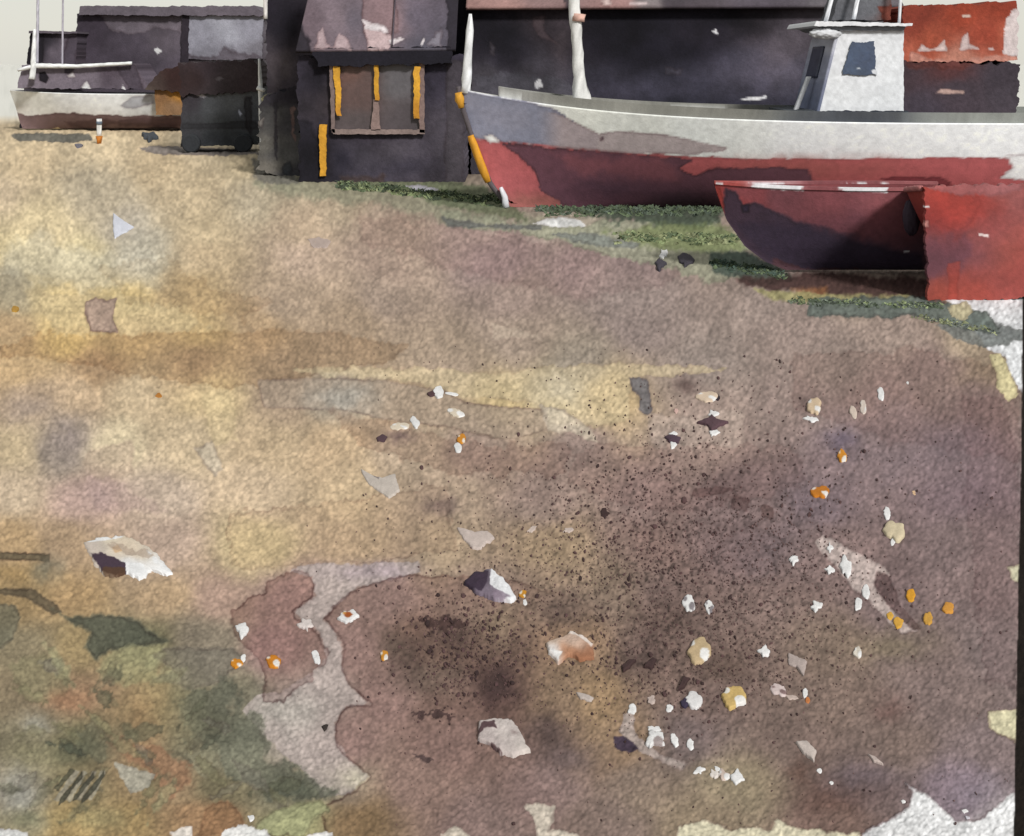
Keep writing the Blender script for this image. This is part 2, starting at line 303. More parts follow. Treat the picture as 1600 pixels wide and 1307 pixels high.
def warm(x, c):
    k = min(1, max(0, (x - 500) / 500)); m = [1.035 - .035 * k + .01 * k, 1.015 - .015 * k, .975 - .0 * k]
    return tuple(a * b for a, b in zip(c, m))
cp = [(x, y, warm(x, c)) for x, y, c in cp]
soft = dict(fe=8, rim=0, ro=8); crisp = dict(ro=4, rim=.22); flat = dict(ro=3, rim=.1, fe=1.2)
GW = [
 # horizontal tide bands
 ('m',(236,226,212),.8,[(0,545),(60,522),(110,508),(215,524),(250,514),(330,522),(420,516),(520,520),(640,540),(600,566),(520,580),(480,594),(400,600),(340,606),(260,596),(200,586),(100,566),(0,560)],dict(ro=6,rim=.07,fe=3)),
 (W_,(202,178,128),.6,[(40,455),(190,462),(215,470),(300,480),(325,512),(240,518),(160,522),(90,522),(60,490)],dict(ro=7,rim=.04,fe=4)),
 (W_,(166,138,120),.9,[(134,474),(150,464),(170,470),(181,468),(178,500),(184,520),(142,516),(134,492)],dict(ro=2,rim=.2)),
 (W_,(200,178,134),.65,[(450,577),(560,571),(680,576),(770,586),(855,573),(980,568),(1135,574),(1130,584),(1010,590),(985,600),(985,655),(930,668),(860,660),(835,630),(740,622),(650,600),(500,588)],dict(ro=4,rim=.08)),
 (W_,(164,142,118),.85,[(404,594),(480,592),(560,592),(640,600),(700,614),(728,630),(800,636),(856,640),(858,672),(790,690),(700,668),(600,655),(540,642),(410,638)],dict(ro=2,rim=.16)),
 (W_,(192,176,150),.8,[(840,628),(880,640),(925,672),(935,692),(885,675),(856,676)],flat),
 (W_,(186,164,140),.7,[(762,500),(800,512),(842,520),(846,532),(770,530)],flat),
 (W_,(180,158,140),.6,[(1012,640),(1060,650),(1160,640),(1160,700),(1060,712),(1015,690)],dict(ro=5,rim=.06,fe=2)),
 (W_,(118,112,110),.95,[(984,592),(1000,589),(1014,596),(1019,640),(1012,648),(998,640),(998,620),(988,610)],dict(ro=2,rim=.14)),
 (W_,(186,160,132),.6,[(140,700),(205,690),(210,740),(160,760),(130,730)],dict(ro=5,rim=.03,fe=4)),
 (W_,(204,180,130),.5,[(318,620),(362,610),(372,690),(330,700)],dict(ro=5,rim=.03,fe=4)),
 (W_,(190,176,152),.6,[(300,700),(330,690),(352,735),(335,748)],flat),
 (W_,(184,152,140),.4,[(140,745),(170,742),(200,770),(260,800),(150,800)],dict(ro=8,rim=.03,fe=7)),
 (G_,(140,124,118),.6,(105,680,36,30)),(G_,(136,122,114),.45,(40,640,40,22)),(G_,(176,148,140),.4,(160,775,50,22)),
 (G_,(172,176,168),.45,(540,620,50,26)),(G_,(190,180,160),.4,(870,605,40,26)),(G_,(120,112,92),.35,(20,440,45,40)),
 (G_,(176,170,152),.5,(225,400,46,50)),
 (W_,(195,186,160),.45,[(0,395),(60,365),(150,395),(260,405),(240,450),(120,450),(0,430)],dict(ro=10,rim=0,fe=14)),
 # mauve field boundaries
 ('m',(248,244,246),.7,[(1000,780),(1280,700),(1560,620),(1592,700),(1592,1300),(1440,1240),(1250,1260),(1020,1110),(980,900)],dict(ro=16,rim=.0,fe=20)),
 ('m',(250,244,244),.5,[(700,700),(1000,690),(1300,640),(1590,640),(1590,960),(1380,930),(1120,940),(950,840),(760,780)],dict(ro=16,rim=.0,fe=26)),
 ('m',(240,230,228),.7,[(1240,560),(1420,545),(1560,570),(1592,640),(1592,720),(1380,690),(1240,640)],dict(ro=8,rim=.06,fe=3)),
 ('m',(246,238,240),.6,[(1500,615),(1560,625),(1592,720),(1592,1080),(1540,1060),(1510,800)],dict(ro=8,rim=.10,fe=2)),
 (W_,(178,161,150),.9,[(460,956),(494,930),(488,902),(440,893),(480,882),(560,884),(655,876),(660,898),(622,902),(560,918),(530,942),(508,968),(528,996),(538,1008),(534,1040),(545,1072),(578,1100),(540,1103),(524,1130),(526,1162),(546,1190),(578,1214),(548,1240),(500,1246),(470,1200),(420,1160),(378,1110),(400,1086),(440,1082),(484,1052),(512,1028),(500,992)],dict(ro=3,rim=.05)),
 (G_,(170,148,156),.5,(590,892,60,14)),(G_,(168,164,148),.5,(440,1110,50,34)),(G_,(206,196,160),.6,(550,1218,34,20)),
 ('m',(234,219,218),.9,[(418,912),(440,898),(462,892),(480,896),(490,912),(486,936),(458,955),(470,972),(498,992),(516,1020),(506,1040),(492,1046),(486,1066),(470,1074),(442,1098),(410,1098),(414,1060),(402,1030),(374,1000),(358,975),(362,955),(378,948),(394,932),(412,930)],dict(ro=3,rim=.26,sc=10)),
 ('m',(240,226,226),.85,[(508,968),(528,942),(560,918),(622,902),(660,900),(800,905),(1100,1000),(1100,1330),(520,1330),(500,1262),(548,1240),(578,1214),(546,1190),(526,1162),(524,1130),(540,1103),(578,1100),(545,1072),(534,1040),(538,1008)],dict(ro=3,rim=.28,fe=.9,fx=(1000,700))),
 (G_,(176,154,118),.5,(780,980,50,34)),(G_,(154,126,96),.5,(900,1080,60,52)),(G_,(150,124,94),.4,(930,1150,50,42)),
 (G_,(176,148,110),.45,(870,870,90,50)),
 # dark blots
 (G_,(66,48,46),.8,(778,1074,36,36)),(G_,(70,54,50),.5,(776,1070,16,18)),(G_,(84,66,58),.65,(710,1000,60,34)),(G_,(78,62,56),.5,(640,1030,30,30)),(G_,(98,84,70),.55,(670,1060,50,30)),(G_,(86,70,62),.55,(880,955,46,30)),
 (G_,(82,66,62),.65,(860,1142,32,26)),(G_,(94,80,80),.55,(900,1185,50,22)),(G_,(76,60,54),.6,(1000,1030,40,18)),(G_,(92,72,62),.5,(1050,960,44,30)),
 (G_,(98,84,86),.5,(1200,860,60,50)),(G_,(118,102,110),.35,(1270,790,60,40)),(G_,(126,112,120),.3,(1420,700,110,60)),(G_,(86,72,60),.6,(616,1010,22,22)),(G_,(112,78,70),.5,(1390,1108,26,20)),
 (G_,(96,68,56),.6,(1254,1205,22,20)),(G_,(86,58,48),.45,(1300,1245,70,24)),(G_,(116,102,108),.4,(1360,1210,60,20)),(G_,(130,118,126),.5,(1520,1240,50,30)),
 (G_,(130,116,84),.5,(1390,1010,60,24)),(G_,(96,76,70),.5,(1152,775,34,20)),(G_,(96,76,74),.5,(690,790,30,14)),(G_,(84,66,54),.5,(1120,1040,60,30)),
 (G_,(86,76,92),.6,(1316,690,26,20)),(G_,(84,62,58),.6,(1072,600,18,13)),(G_,(104,84,78),.5,(1262,632,24,18)),(G_,(80,62,66),.6,(622,683,20,9)),
 ('m',(205,190,190),.8,[(1085,765),(1120,758),(1150,764),(1120,776),(1076,778)],dict(ro=3,rim=.1)),
 ('m',(205,190,190),.8,[(1146,772),(1170,780),(1168,800),(1140,795)],dict(ro=3,rim=.1)),
 ('m',(200,185,180),.8,[(1190,790),(1206,795),(1204,812),(1188,806)],dict(ro=3,rim=.1)),
 ('p',(70,50,46),.8,[(655,968),(700,962),(736,974),(722,990),(690,985),(670,992)],dict(ro=6,rim=0,dry=9,sc=8)),
 ('p',(66,48,46),.8,[(640,1112),(700,1108),(712,1124),(680,1126),(650,1122)],dict(ro=5,rim=0,dry=10,sc=8)),
 ('p',(70,54,52),.8,[(640,1176),(655,1178),(678,1184),(672,1192),(650,1184)],dict(ro=3,rim=0,dry=6,sc=6)),
 ('m',(250,246,244),1,[(362,802),(480,790),(700,758),(712,860),(600,876),(480,880),(376,892),(356,850)],dict(ro=7,rim=.12)),
 ('m',(246,240,240),1,[(900,700),(1010,692),(1120,700),(1240,690),(1250,760),(1100,800),(980,790),(890,760)],dict(ro=9,rim=.06)),
 ('m',(246,242,236),1,[(160,420),(260,400),(300,440),(420,470),(380,500),(200,470)],dict(ro=9,rim=.06,fe=3)),
 ('m',(244,238,240),1,[(560,330),(680,345),(820,372),(1000,398),(1100,430),(900,470),(700,420),(560,380)],dict(ro=9,rim=.04,fe=6)),
 ('m',(240,232,230),1,[(520,640),(600,655),(720,690),(900,700),(880,740),(700,742),(560,700)],dict(ro=9,rim=.06,fe=3)),
 # pale streak and arc
 (W_,(190,170,158),.9,[(1270,848),(1284,836),(1310,846),(1345,866),(1380,884),(1388,898),(1372,896),(1366,910),(1380,938),(1402,962),(1432,986),(1410,990),(1370,955),(1330,915),(1300,880)],dict(ro=3,rim=.2)),
 ('m',(205,190,190),.7,[(1372,896),(1388,900),(1410,950),(1440,985),(1420,980),(1382,938),(1368,912)],dict(ro=3,rim=.12)),
 (W_,(176,158,146),.9,[(974,1116),(992,1108),(990,1140),(1006,1160),(1034,1176),(1076,1194),(1066,1202),(1020,1188),(984,1166),(968,1142)],dict(ro=3,rim=.12)),
 (W_,(62,50,66),.9,[(958,1152),(974,1150),(1000,1172),(984,1176),(962,1168)],dict(ro=2,rim=.05)),
 (G_,(160,138,110),.4,(1060,1250,80,30)),
 # lower left weeds
 (W_,(96,84,62),.85,[(-10,862),(78,866),(78,878),(-10,876)],dict(ro=2,rim=.2)),
 (G_,(176,140,84),.55,(30,895,50,14)),(G_,(108,108,92),.6,(72,890,22,18)),
 (W_,(92,80,60),.85,[(-10,918),(50,920),(78,938),(100,958),(84,962),(44,936),(-10,928)],dict(ro=2,rim=.15,fe=2)),
 (W_,(110,106,84),.75,[(-10,946),(22,944),(32,966),(20,1000),(-10,1020)],dict(ro=3,rim=.1,fe=2)),
 (W_,(80,82,66),.9,[(80,952),(110,962),(190,962),(214,970),(230,986),(268,1002),(240,1008),(206,1010),(170,1016),(150,1028),(128,1014),(140,990),(100,970)],dict(ro=4,rim=.15,fe=4)),
 (W_,(160,154,108),.7,[(195,1012),(262,1008),(250,1030),(250,1064),(200,1070),(150,1050),(170,1024)],dict(ro=5,rim=.05,fe=5)),
 (W_,(118,110,94),.75,[(232,1024),(262,1012),(320,1010),(366,1010),(380,1032),(350,1066),(300,1080),(268,1070),(240,1062),(266,1046)],dict(ro=4,rim=.12,fe=3)),
 (W_,(98,98,80),.8,[(282,1104),(300,1078),(340,1060),(376,1070),(372,1110),(410,1124),(426,1150),(420,1182),(470,1200),(498,1236),(526,1236),(500,1252),(440,1250),(400,1240),(330,1180),(290,1150)],dict(ro=12,rim=.08,fe=6,dry=8)),
 (G_,(150,146,118),.6,(376,1190,44,26)),(G_,(86,90,72),.6,(450,1236,46,18)),(G_,(150,140,92),.45,(250,1100,60,60)),(G_,(140,134,92),.4,(60,1180,50,40)),(G_,(92,90,68),.5,(330,1130,34,24)),(G_,(104,100,74),.5,(180,1140,40,26)),(G_,(150,140,96),.5,(150,1280,50,16)),(W_,(128,120,86),.6,[(20,1040),(60,1020),(110,1050),(100,1090),(60,1100),(30,1080)],dict(ro=9,rim=.06,fe=3)),(W_,(108,104,80),.6,[(110,1150),(150,1120),(176,1150),(160,1190),(120,1186)],dict(ro=9,rim=.08,fe=2)),(W_,(140,134,104),.6,[(290,1180),(330,1160),(350,1200),(320,1220)],dict(ro=7,rim=.05,fe=3)),(W_,(156,112,80),.7,[(162,1164),(190,1150),(250,1164),(300,1196),(300,1230),(262,1244),(240,1226),(214,1190)],dict(ro=7,rim=.05,fe=5,dry=4)),
 (G_,(166,118,84),.7,(104,1094,34,18)),(G_,(154,118,76),.5,(220,1120,44,40)),(G_,(172,170,158),.5,(60,1130,30,20)),(G_,(84,86,66),.6,(130,1170,50,28)),
 (G_,(156,154,142),.7,(30,1240,36,34)),(G_,(92,96,70),.5,(40,1280,26,14)),
 (W_,(168,164,146),.8,[(178,1192),(206,1200),(242,1210),(232,1232),(204,1240),(188,1214)],dict(ro=3,rim=.1)),
 (W_,(152,152,106),.85,[(400,1288),(430,1266),(470,1254),(500,1252),(514,1266),(494,1284),(470,1307),(400,1307)],dict(ro=4,rim=.2,fe=2)),
 (W_,(142,104,70),.85,[(318,1262),(345,1250),(370,1262),(386,1285),(376,1307),(310,1307)],dict(ro=4,rim=.1,fe=3)),
 ] + [(W_,(150+i%2*20,144+i%2*20,128+i%2*16),.6,[(84+17*i,1250),(92+17*i,1252),(124+14*i,1206),(116+14*i,1204)],dict(ro=1.5,rim=0)) for i in range(4)] + [
 (W_,(78,76,60),.9,[(a,1258),(a+9,1250),(a+38,1214),(a+36,1206),(a+24,1222),(a+4,1246)],dict(ro=1.5,rim=.1)) for a in (92,110,126)] + [
 (W_,(84,82,62),.8,[(84,1232),(90,1238),(116,1204),(110,1202)],dict(ro=1.5,rim=.1)),
 # white shell sand at the margins
 (W_,(198,184,162),.95,[(818,1260),(834,1254),(866,1262),(860,1296),(905,1304),(905,1330),(838,1330),(836,1290)],dict(ro=3,rim=.2)),
 (W_,(198,184,162),.95,[(690,1307),(714,1290),(736,1307),(730,1320),(690,1320)],dict(ro=3,rim=.2)),
 (W_,(204,194,160),.95,[(1050,1312),(1060,1292),(1100,1282),(1124,1284),(1140,1294),(1200,1294),(1216,1282),(1246,1294),(1300,1300),(1345,1300),(1345,1340),(1050,1340)],dict(ro=4,rim=.3)),
 (W_,(218,216,210),.97,[(1340,1318),(1350,1298),(1392,1276),(1418,1262),(1424,1240),(1408,1218),(1440,1236),(1494,1284),(1530,1280),(1550,1266),(1586,1232),(1590,1340),(1340,1340)],dict(ro=3,rim=.3)),
 (W_,(204,194,152),.97,[(1542,1112),(1600,1107),(1600,1168),(1566,1150),(1546,1138)],dict(ro=3,rim=.25)),
 (W_,(206,198,160),.97,[(1572,886),(1600,880),(1600,918),(1580,906)],dict(ro=2,rim=.2)),
 (W_,(220,220,216),.97,[(1480,470),(1520,455),(1610,440),(1610,620),(1588,610),(1570,560),(1540,540),(1510,500)],dict(ro=4,rim=.1)),
 (W_,(212,198,142),.9,[(1548,556),(1564,552),(1580,580),(1592,616),(1576,628),(1560,604),(1556,584)],dict(ro=3,rim=.1)),
 (W_,(112,116,110),.85,[(1456,508),(1500,496),(1540,505),(1600,512),(1606,534),(1560,540),(1540,545),(1500,530)],dict(ro=4,rim=.08,fe=2,dry=5)),
 (W_,(222,220,212),.95,[(345,1307),(352,1296),(385,1290),(420,1296),(425,1320),(345,1320)],dict(ro=3,rim=.1)),
 (W_,(215,205,190),.95,[(262,1298),(300,1292),(305,1320),(270,1320)],dict(ro=3,rim=.1)),
 (W_,(215,213,205),.95,[(-10,1296),(44,1300),(44,1330),(-10,1330)],dict(ro=2,rim=.1)),
 (W_,(222,220,212),.95,[(480,1307),(490,1300),(520,1300),(520,1320),(480,1320)],dict(ro=2,rim=.1)),
 # green fringe and painted ground shadows below the shed, boats and trailer
 (W_,(140,138,110),.7,[(400,284),(470,282),(560,286),(640,290),(720,300),(800,330),(900,350),(700,345),(560,316),(420,302)],dict(ro=6,rim=0,fe=7)),
 (W_,(104,112,80),.8,[(520,276),(600,276),(720,282),(800,310),(820,344),(760,336),(700,322),(640,300),(560,298)],dict(ro=6,rim=.03,fe=4,dry=4)),
 (W_,(152,154,124),.75,[(690,330),(800,345),(900,350),(1000,340),(1110,340),(1180,400),(1190,440),(1100,440),(1010,410),(900,385),(860,372),(700,350)],dict(ro=6,rim=.1,fe=2)),
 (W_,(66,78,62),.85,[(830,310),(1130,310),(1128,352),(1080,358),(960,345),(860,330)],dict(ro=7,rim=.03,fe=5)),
 (W_,(118,128,78),.8,[(950,362),(1060,352),(1140,350),(1180,395),(1110,392),(1060,396),(1000,380)],dict(ro=7,rim=.02,fe=7)),
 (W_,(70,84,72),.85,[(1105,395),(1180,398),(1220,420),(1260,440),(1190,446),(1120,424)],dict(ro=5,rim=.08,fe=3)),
 (W_,(128,132,122),.8,[(860,366),(920,362),(1000,380),(990,392),(930,386)],dict(ro=4,rim=.1,fe=2)),
 (W_,(108,110,104),.8,[(690,340),(760,350),(850,352),(845,360),(700,356)],dict(ro=2,rim=.1,fe=2)),
 (W_,(218,216,208),.95,[(826,350),(850,342),(884,338),(906,344),(918,354),(870,355)],dict(ro=2,rim=.1)),
 (W_,(176,172,178),.9,[(634,292),(656,289),(684,296),(676,302),(636,302)],dict(ro=2,rim=.1)),
 (W_,(70,46,42),.85,[(1150,436),(1260,426),(1460,436),(1480,478),(1420,470),(1300,462),(1180,450)],dict(ro=5,rim=.02,fe=5)),  # the dinghy's brown ground shadow, painted into the sand
 (W_,(146,92,52),.7,[(1240,452),(1290,450),(1290,470),(1250,468)],dict(ro=4,rim=0,fe=5)),
 (W_,(160,152,96),.85,[(1180,452),(1250,455),(1330,462),(1430,462),(1430,476),(1280,480),(1210,468)],dict(ro=4,rim=.03,fe=3)),
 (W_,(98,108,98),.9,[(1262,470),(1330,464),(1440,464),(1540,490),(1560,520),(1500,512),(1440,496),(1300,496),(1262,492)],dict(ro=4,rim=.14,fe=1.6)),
 (W_,(190,176,132),.85,[(1480,480),(1510,470),(1520,486),(1506,500),(1486,498)],dict(ro=4,rim=.1,dry=3)),
 (W_,(104,98,100),.7,[(214,232),(250,228),(310,232),(400,236),(410,244),(250,243)],dict(ro=2,rim=.1)),  # shadow patch by the trailer, painted on the ground
 (W_,(84,84,78),.8,[(18,212),(60,207),(140,210),(146,220),(100,223),(30,220)],dict(ro=2,rim=.05)),
 (W_,(110,106,96),.8,[(395,250),(440,246),(470,286),(420,290),(400,275)],dict(ro=4,rim=.05,fe=3)),
 # dark wet margin beyond the sand on the right
 (W_,(30,24,20),1,[(1598,430),(1596,700),(1590,1000),(1584,1300),(1582,1480),(2400,1480),(2400,430)],dict(ro=.6,rim=0)),
]
q_ = random.Random(12); LV = []
for k in range(54):
    cx = q_.uniform(0, 470); cy = q_.uniform(975, 1285)
    if cx > 250 + (cy - 1000) * .95: continue
    a = R(q_.choice((-1, 1)) * q_.uniform(8, 60)); L_ = q_.uniform(18, 46); w2 = q_.uniform(5, 13)
    dx, dy = math.cos(a), math.sin(a)
    P_ = [(cx - dx * L_, cy - dy * L_), (cx - dy * w2 * .9, cy + dx * w2 * .9), (cx + dx * L_ * .5 - dy * w2, cy + dy * L_ * .5 + dx * w2), (cx + dx * L_, cy + dy * L_), (cx + dx * L_ * .3 + dy * w2, cy + dy * L_ * .3 - dx * w2), (cx - dx * L_ * .3 + dy * w2 * .6, cy - dy * L_ * .3 - dx * w2 * .6)]
    LV.append(('p', q_.choice([(88,88,66),(74,78,62),(108,104,76),(126,120,84),(150,146,104),(98,94,74),(118,112,96)]), q_.uniform(.3, .62), P_, dict(ro=5, rim=.10, fe=q_.choice((.9, 2, 4)), sc=9)))
ix = next(i for i, g_ in enumerate(GW) if len(g_) > 3 and isinstance(g_[3], list) and g_[3][0] == (178, 1192))
GW[ix:ix] = LV
us = np.r_[-5200,-2600,-1400,-800,-500,-300,-200,-120,-60,np.arange(-20,1622,1.7),1650,1700,1800,2000,2400,3200,4600,6800]
vs = np.r_[101.2,102,104,108,114,122,132,144,156,168,180,190,np.arange(196,1330,1.7),1345,1370,1400]
Uu, Vv = np.meshgrid(us, vs); u = Uu.ravel(); v = Vv.ravel()
Yg = depth(v)
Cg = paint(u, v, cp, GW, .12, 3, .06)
Cg = Cg * (1 + .11 * fbm(u, v, 3.6, 1, 733))[:, None]
pale = sstep(196, 178, v)[:, None]; Cg = Cg * (1 - pale) + np.array([214, 211, 196]) * pale
# brownish pigment granules, thicker in the mauve field
lum = (Cg @ np.array([.3, .59, .11]))[:, None]; Cg = lum + (Cg - lum) * .90
dens = np.clip(np.exp(-((u - 1040) / 330) ** 2 - ((v - 920) / 230) ** 2), 0, 1)
sp = fbm(u, v, 6, 2, 901, .8); Cg *= (1 - .30 * dens * sstep(.25, .5, sp))[:, None]
sp2 = fbm(u, v, 11, 3, 955, .8); Cg *= (1 - .12 * (.35 + dens) * sstep(.05, .6, sp2))[:, None]
tooth = 1.0 * fbm(u + .4 * v, v * 1.15, 5.0, 2, 611, .5) + .25 * fbm(u, v, 12, 2, 655, .7)
pxm = Yg / F
Zg = tooth * pxm * 1.6 * sstep(110, 240, v) * sstep(-150, 0, u) * sstep(1750, 1600, u)
ny, nx = Uu.shape
Vg = np.c_[X(u, Yg), Yg, Zg]
# one sheet: carry the last row back beneath and behind the viewer
last = Vg[-nx:].copy(); extra = []; ce = []
for yb in (2.6, 1.0, -5, -60):
    e = last.copy(); e[:, 1] = yb; e[:, 2] = 0
    if yb < 2: e[:, 0] *= 1 + (2 - yb) * .8
    extra.append(e); ce.append(Cg[-nx:] * 0 + np.array([150, 130, 112]))
Vg = np.r_[Vg, *extra]; Cg = np.r_[Cg, *ce]
g = mesh('beach', Vg, gridfaces(ny + 4, nx)[:, ::-1], alb(Cg, GH), mat_col('beach_sand', .95, .12, 55, .05, .08), None, False)
tag(g, kind='structure')

# ------------------------------------------------------------------ sheds
BLK = (44, 40, 48)
def V3(px, py, Y): return (X(px, Y), Y, Z(py, Y))

# near black hut with window
Y0 = 23.4
hut = thing('fishing_hut', (X(590, Y0), Y0, 0), 'black timber fishing hut with mauve patched roof and ochre-trimmed window, left of the white bow', 'hut')
panel('wall', [(464, 88), (724, 88), (728, 287), (468, 287)], Y0, 3.2, [(480,120,(46,42,50)),(480,260,(34,31,38)),(560,250,(60,55,64)),(640,240,(66,60,68)),(700,120,(60,55,66)),(700,200,(72,66,72)),(720,250,(78,72,78)),(590,220,(56,50,58)),(540,150,(66,58,60)),(690,270,(62,56,62))],
      [('g',(28,25,31),.8,(490,120,26,40)),('g',(26,24,30),.7,(500,240,24,40)),('g',(88,82,86),.45,(600,240,60,24)),('g',(34,32,42),.7,(534,252,14,16)),('g',(86,80,88),.5,(705,200,18,60)),('g',(50,46,56),.6,(640,262,50,14)),('p',(30,28,34),.8,[(462,190),(490,190),(502,270),(494,290),(464,290)],dict(ro=4,fe=3)),
       ('p',(72,66,70),.8,[(696,96),(724,96),(726,290),(696,290)],dict(ro=2,rim=.15)),
       ('p',(84,66,56),.5,[(530,276),(600,276),(600,290),(530,290)],dict(ro=4,fe=3))], hut, 4, seed=31, mottle=.34)
panel('fascia', [(486, 76), (706, 74), (706, 100), (498, 104)], Y0 - .22, .2, (33, 31, 38), [], hut, 3, seed=32)
fr = panel('window', [(517, 99), (661, 99), (661, 206), (519, 206)], Y0 - .05, .045, [(530,110,(98,70,62)),(560,140,(86,66,62)),(630,120,(92,88,90)),(640,180,(74,66,68)),(550,185,(78,68,68))], [], hut, 0, mat='glass', seed=33)
for nm, q, c in (('frame', [(514, 99), (523, 99), (523, 208), (518, 208)], (124,106,100)), ('frame', [(655, 99), (663, 99), (663, 208), (655, 208)], (132,110,102)),
                 ('sill', [(517, 202), (663, 203), (663, 210), (520, 210)], (134,116,108)), ('mullion', [(584, 155), (591, 155), (594, 204), (579, 204)], (136,114,106))):
    panel(nm, q, Y0 - .13, .07, c, [], fr, 1.2, 2, seed=34)
for q in ([(520, 104), (531, 106), (533, 182), (526, 182)], [(584, 98), (591, 98), (592, 158), (585, 158)], [(647, 104), (657, 104), (655, 185), (646, 185)]):
    tag(panel('trim', q, Y0 - .17, .035, [(q[0][0],q[0][1],(206,150,50)),(q[2][0],q[2][1],(186,128,42)),(q[0][0]+5,140,(216,158,50))], [], fr, 1.8, 2, seed=int(q[0][0])), 'ochre yellow trim strip')
tag(panel('corner_board', [(499, 195), (511, 195), (508, 276), (499, 276)], Y0 - .08, .06, (204, 146, 46), [], hut, 2, 2, seed=36), 'short ochre yellow board low on the wall')
ev = Y0 - .25; rb = Y0 + 2.2
surf('roof', V3(462, 79, ev), V3(712, 77, ev), (X(712, ev), rb, 5.1), (X(470, ev), rb, 5.1), -.08,
     [(470,40,(96,82,86)),(520,30,(112,98,102)),(560,30,(90,82,88)),(600,30,(138,112,112)),(650,30,(88,80,88)),(690,50,(84,78,86)),(660,70,(80,76,84))],
     [('p',(168,146,144),.85,[(496,52),(505,40),(511,66),(520,72),(530,50),(543,62),(548,78),(492,78)],dict(ro=3)),
      ('p',(128,104,104),.85,[(563,-60),(612,-60),(624,50),(600,58),(576,78),(568,50)],dict(ro=2,rim=.2)),
      ('p',(186,162,158),.9,[(566,30),(604,48),(612,60),(606,78),(576,78),(568,50)],dict(ro=4,dry=5)),
      ('p',(214,206,202),.9,[(566,32),(600,40),(608,52),(590,50),(570,44)],dict(ro=2,dry=5)),
      ('p',(214,206,202),.9,[(604,62),(625,58),(634,62),(612,70)],dict(ro=2,dry=4)),
      ('p',(216,212,208),.95,[(656,70),(662,58),(665,62),(660,73)],dict(ro=1)),
      ('p',(130,124,130),.7,[(670,56),(694,42),(692,78),(664,72)],dict(ro=4,dry=5)),
      ('p',(40,36,42),.9,[(694,-60),(720,-60),(720,90),(700,90)],dict(ro=4)),
      ('p',(40,36,42),.9,[(440,-60),(466,-60),(470,20),(490,90),(440,90)],dict(ro=5,fe=3))], hut, 160, 90, seed=37, G=GH)
for k in (612,):      # roof battens
    surf('batten', (X(k, ev), ev + .02, Z(78, ev) + .07), (X(k + 2, ev), ev + .02, Z(78, ev) + .07), (X(k - 6, ev), rb, 5.16), (X(k - 8, ev), rb, 5.16), .03, (84, 74, 80), [], hut, 3, 40, seed=k, G=GH)

# tall black net shed behind it
Y1 = 27.2
tall = thing('net_shed', (X(440, Y1), Y1, 0), 'tallest tarred net shed, rising out of frame behind the windowed black hut', 'shed')
panel('wall', [(417, -190), (738, -190), (738, 261), (417, 261)], Y1, 3.0, [(430,40,(38,34,42)),(440,120,(60,54,60)),(430,100,(72,64,68)),(450,200,(70,66,70)),(420,70,(56,50,56)),(720,60,(34,30,38)),(720,130,(40,38,46))],
      [('g',(96,88,90),.6,(428,110,12,34)),('g',(24,22,28),.8,(450,40,20,40)),('g',(110,100,98),.4,(450,100,12,26)),('p',(66,62,60),.8,[(417,160),(470,160),(470,262),(417,262)],dict(ro=5,fe=4))], tall, 3, 3, seed=41)
surf('roof', (X(412, Y1), Y1 - .2, Z(-185, Y1)), (X(742, Y1), Y1 - .2, Z(-185, Y1)), (X(742, Y1), Y1 + 1.6, Z(-185, Y1) + 2), (X(412, Y1), Y1 + 1.6, Z(-185, Y1) + 2), -.08, (60, 54, 58), [], tall, 20, 12, seed=42, G=GH)
surf('roof', (X(412, Y1), Y1 + 1.6, Z(-185, Y1) + 2), (X(742, Y1), Y1 + 1.6, Z(-185, Y1) + 2), (X(742, Y1), Y1 + 3.3, Z(-185, Y1)), (X(412, Y1), Y1 + 3.3, Z(-185, Y1)), -.08, (60, 54, 58), [], tall, 20, 12, seed=42, G=GH)
tube('downpipe', [V3(413, -180, Y1 - .12), V3(415, 30, Y1 - .12)], .05, (214, 208, 200), tall)

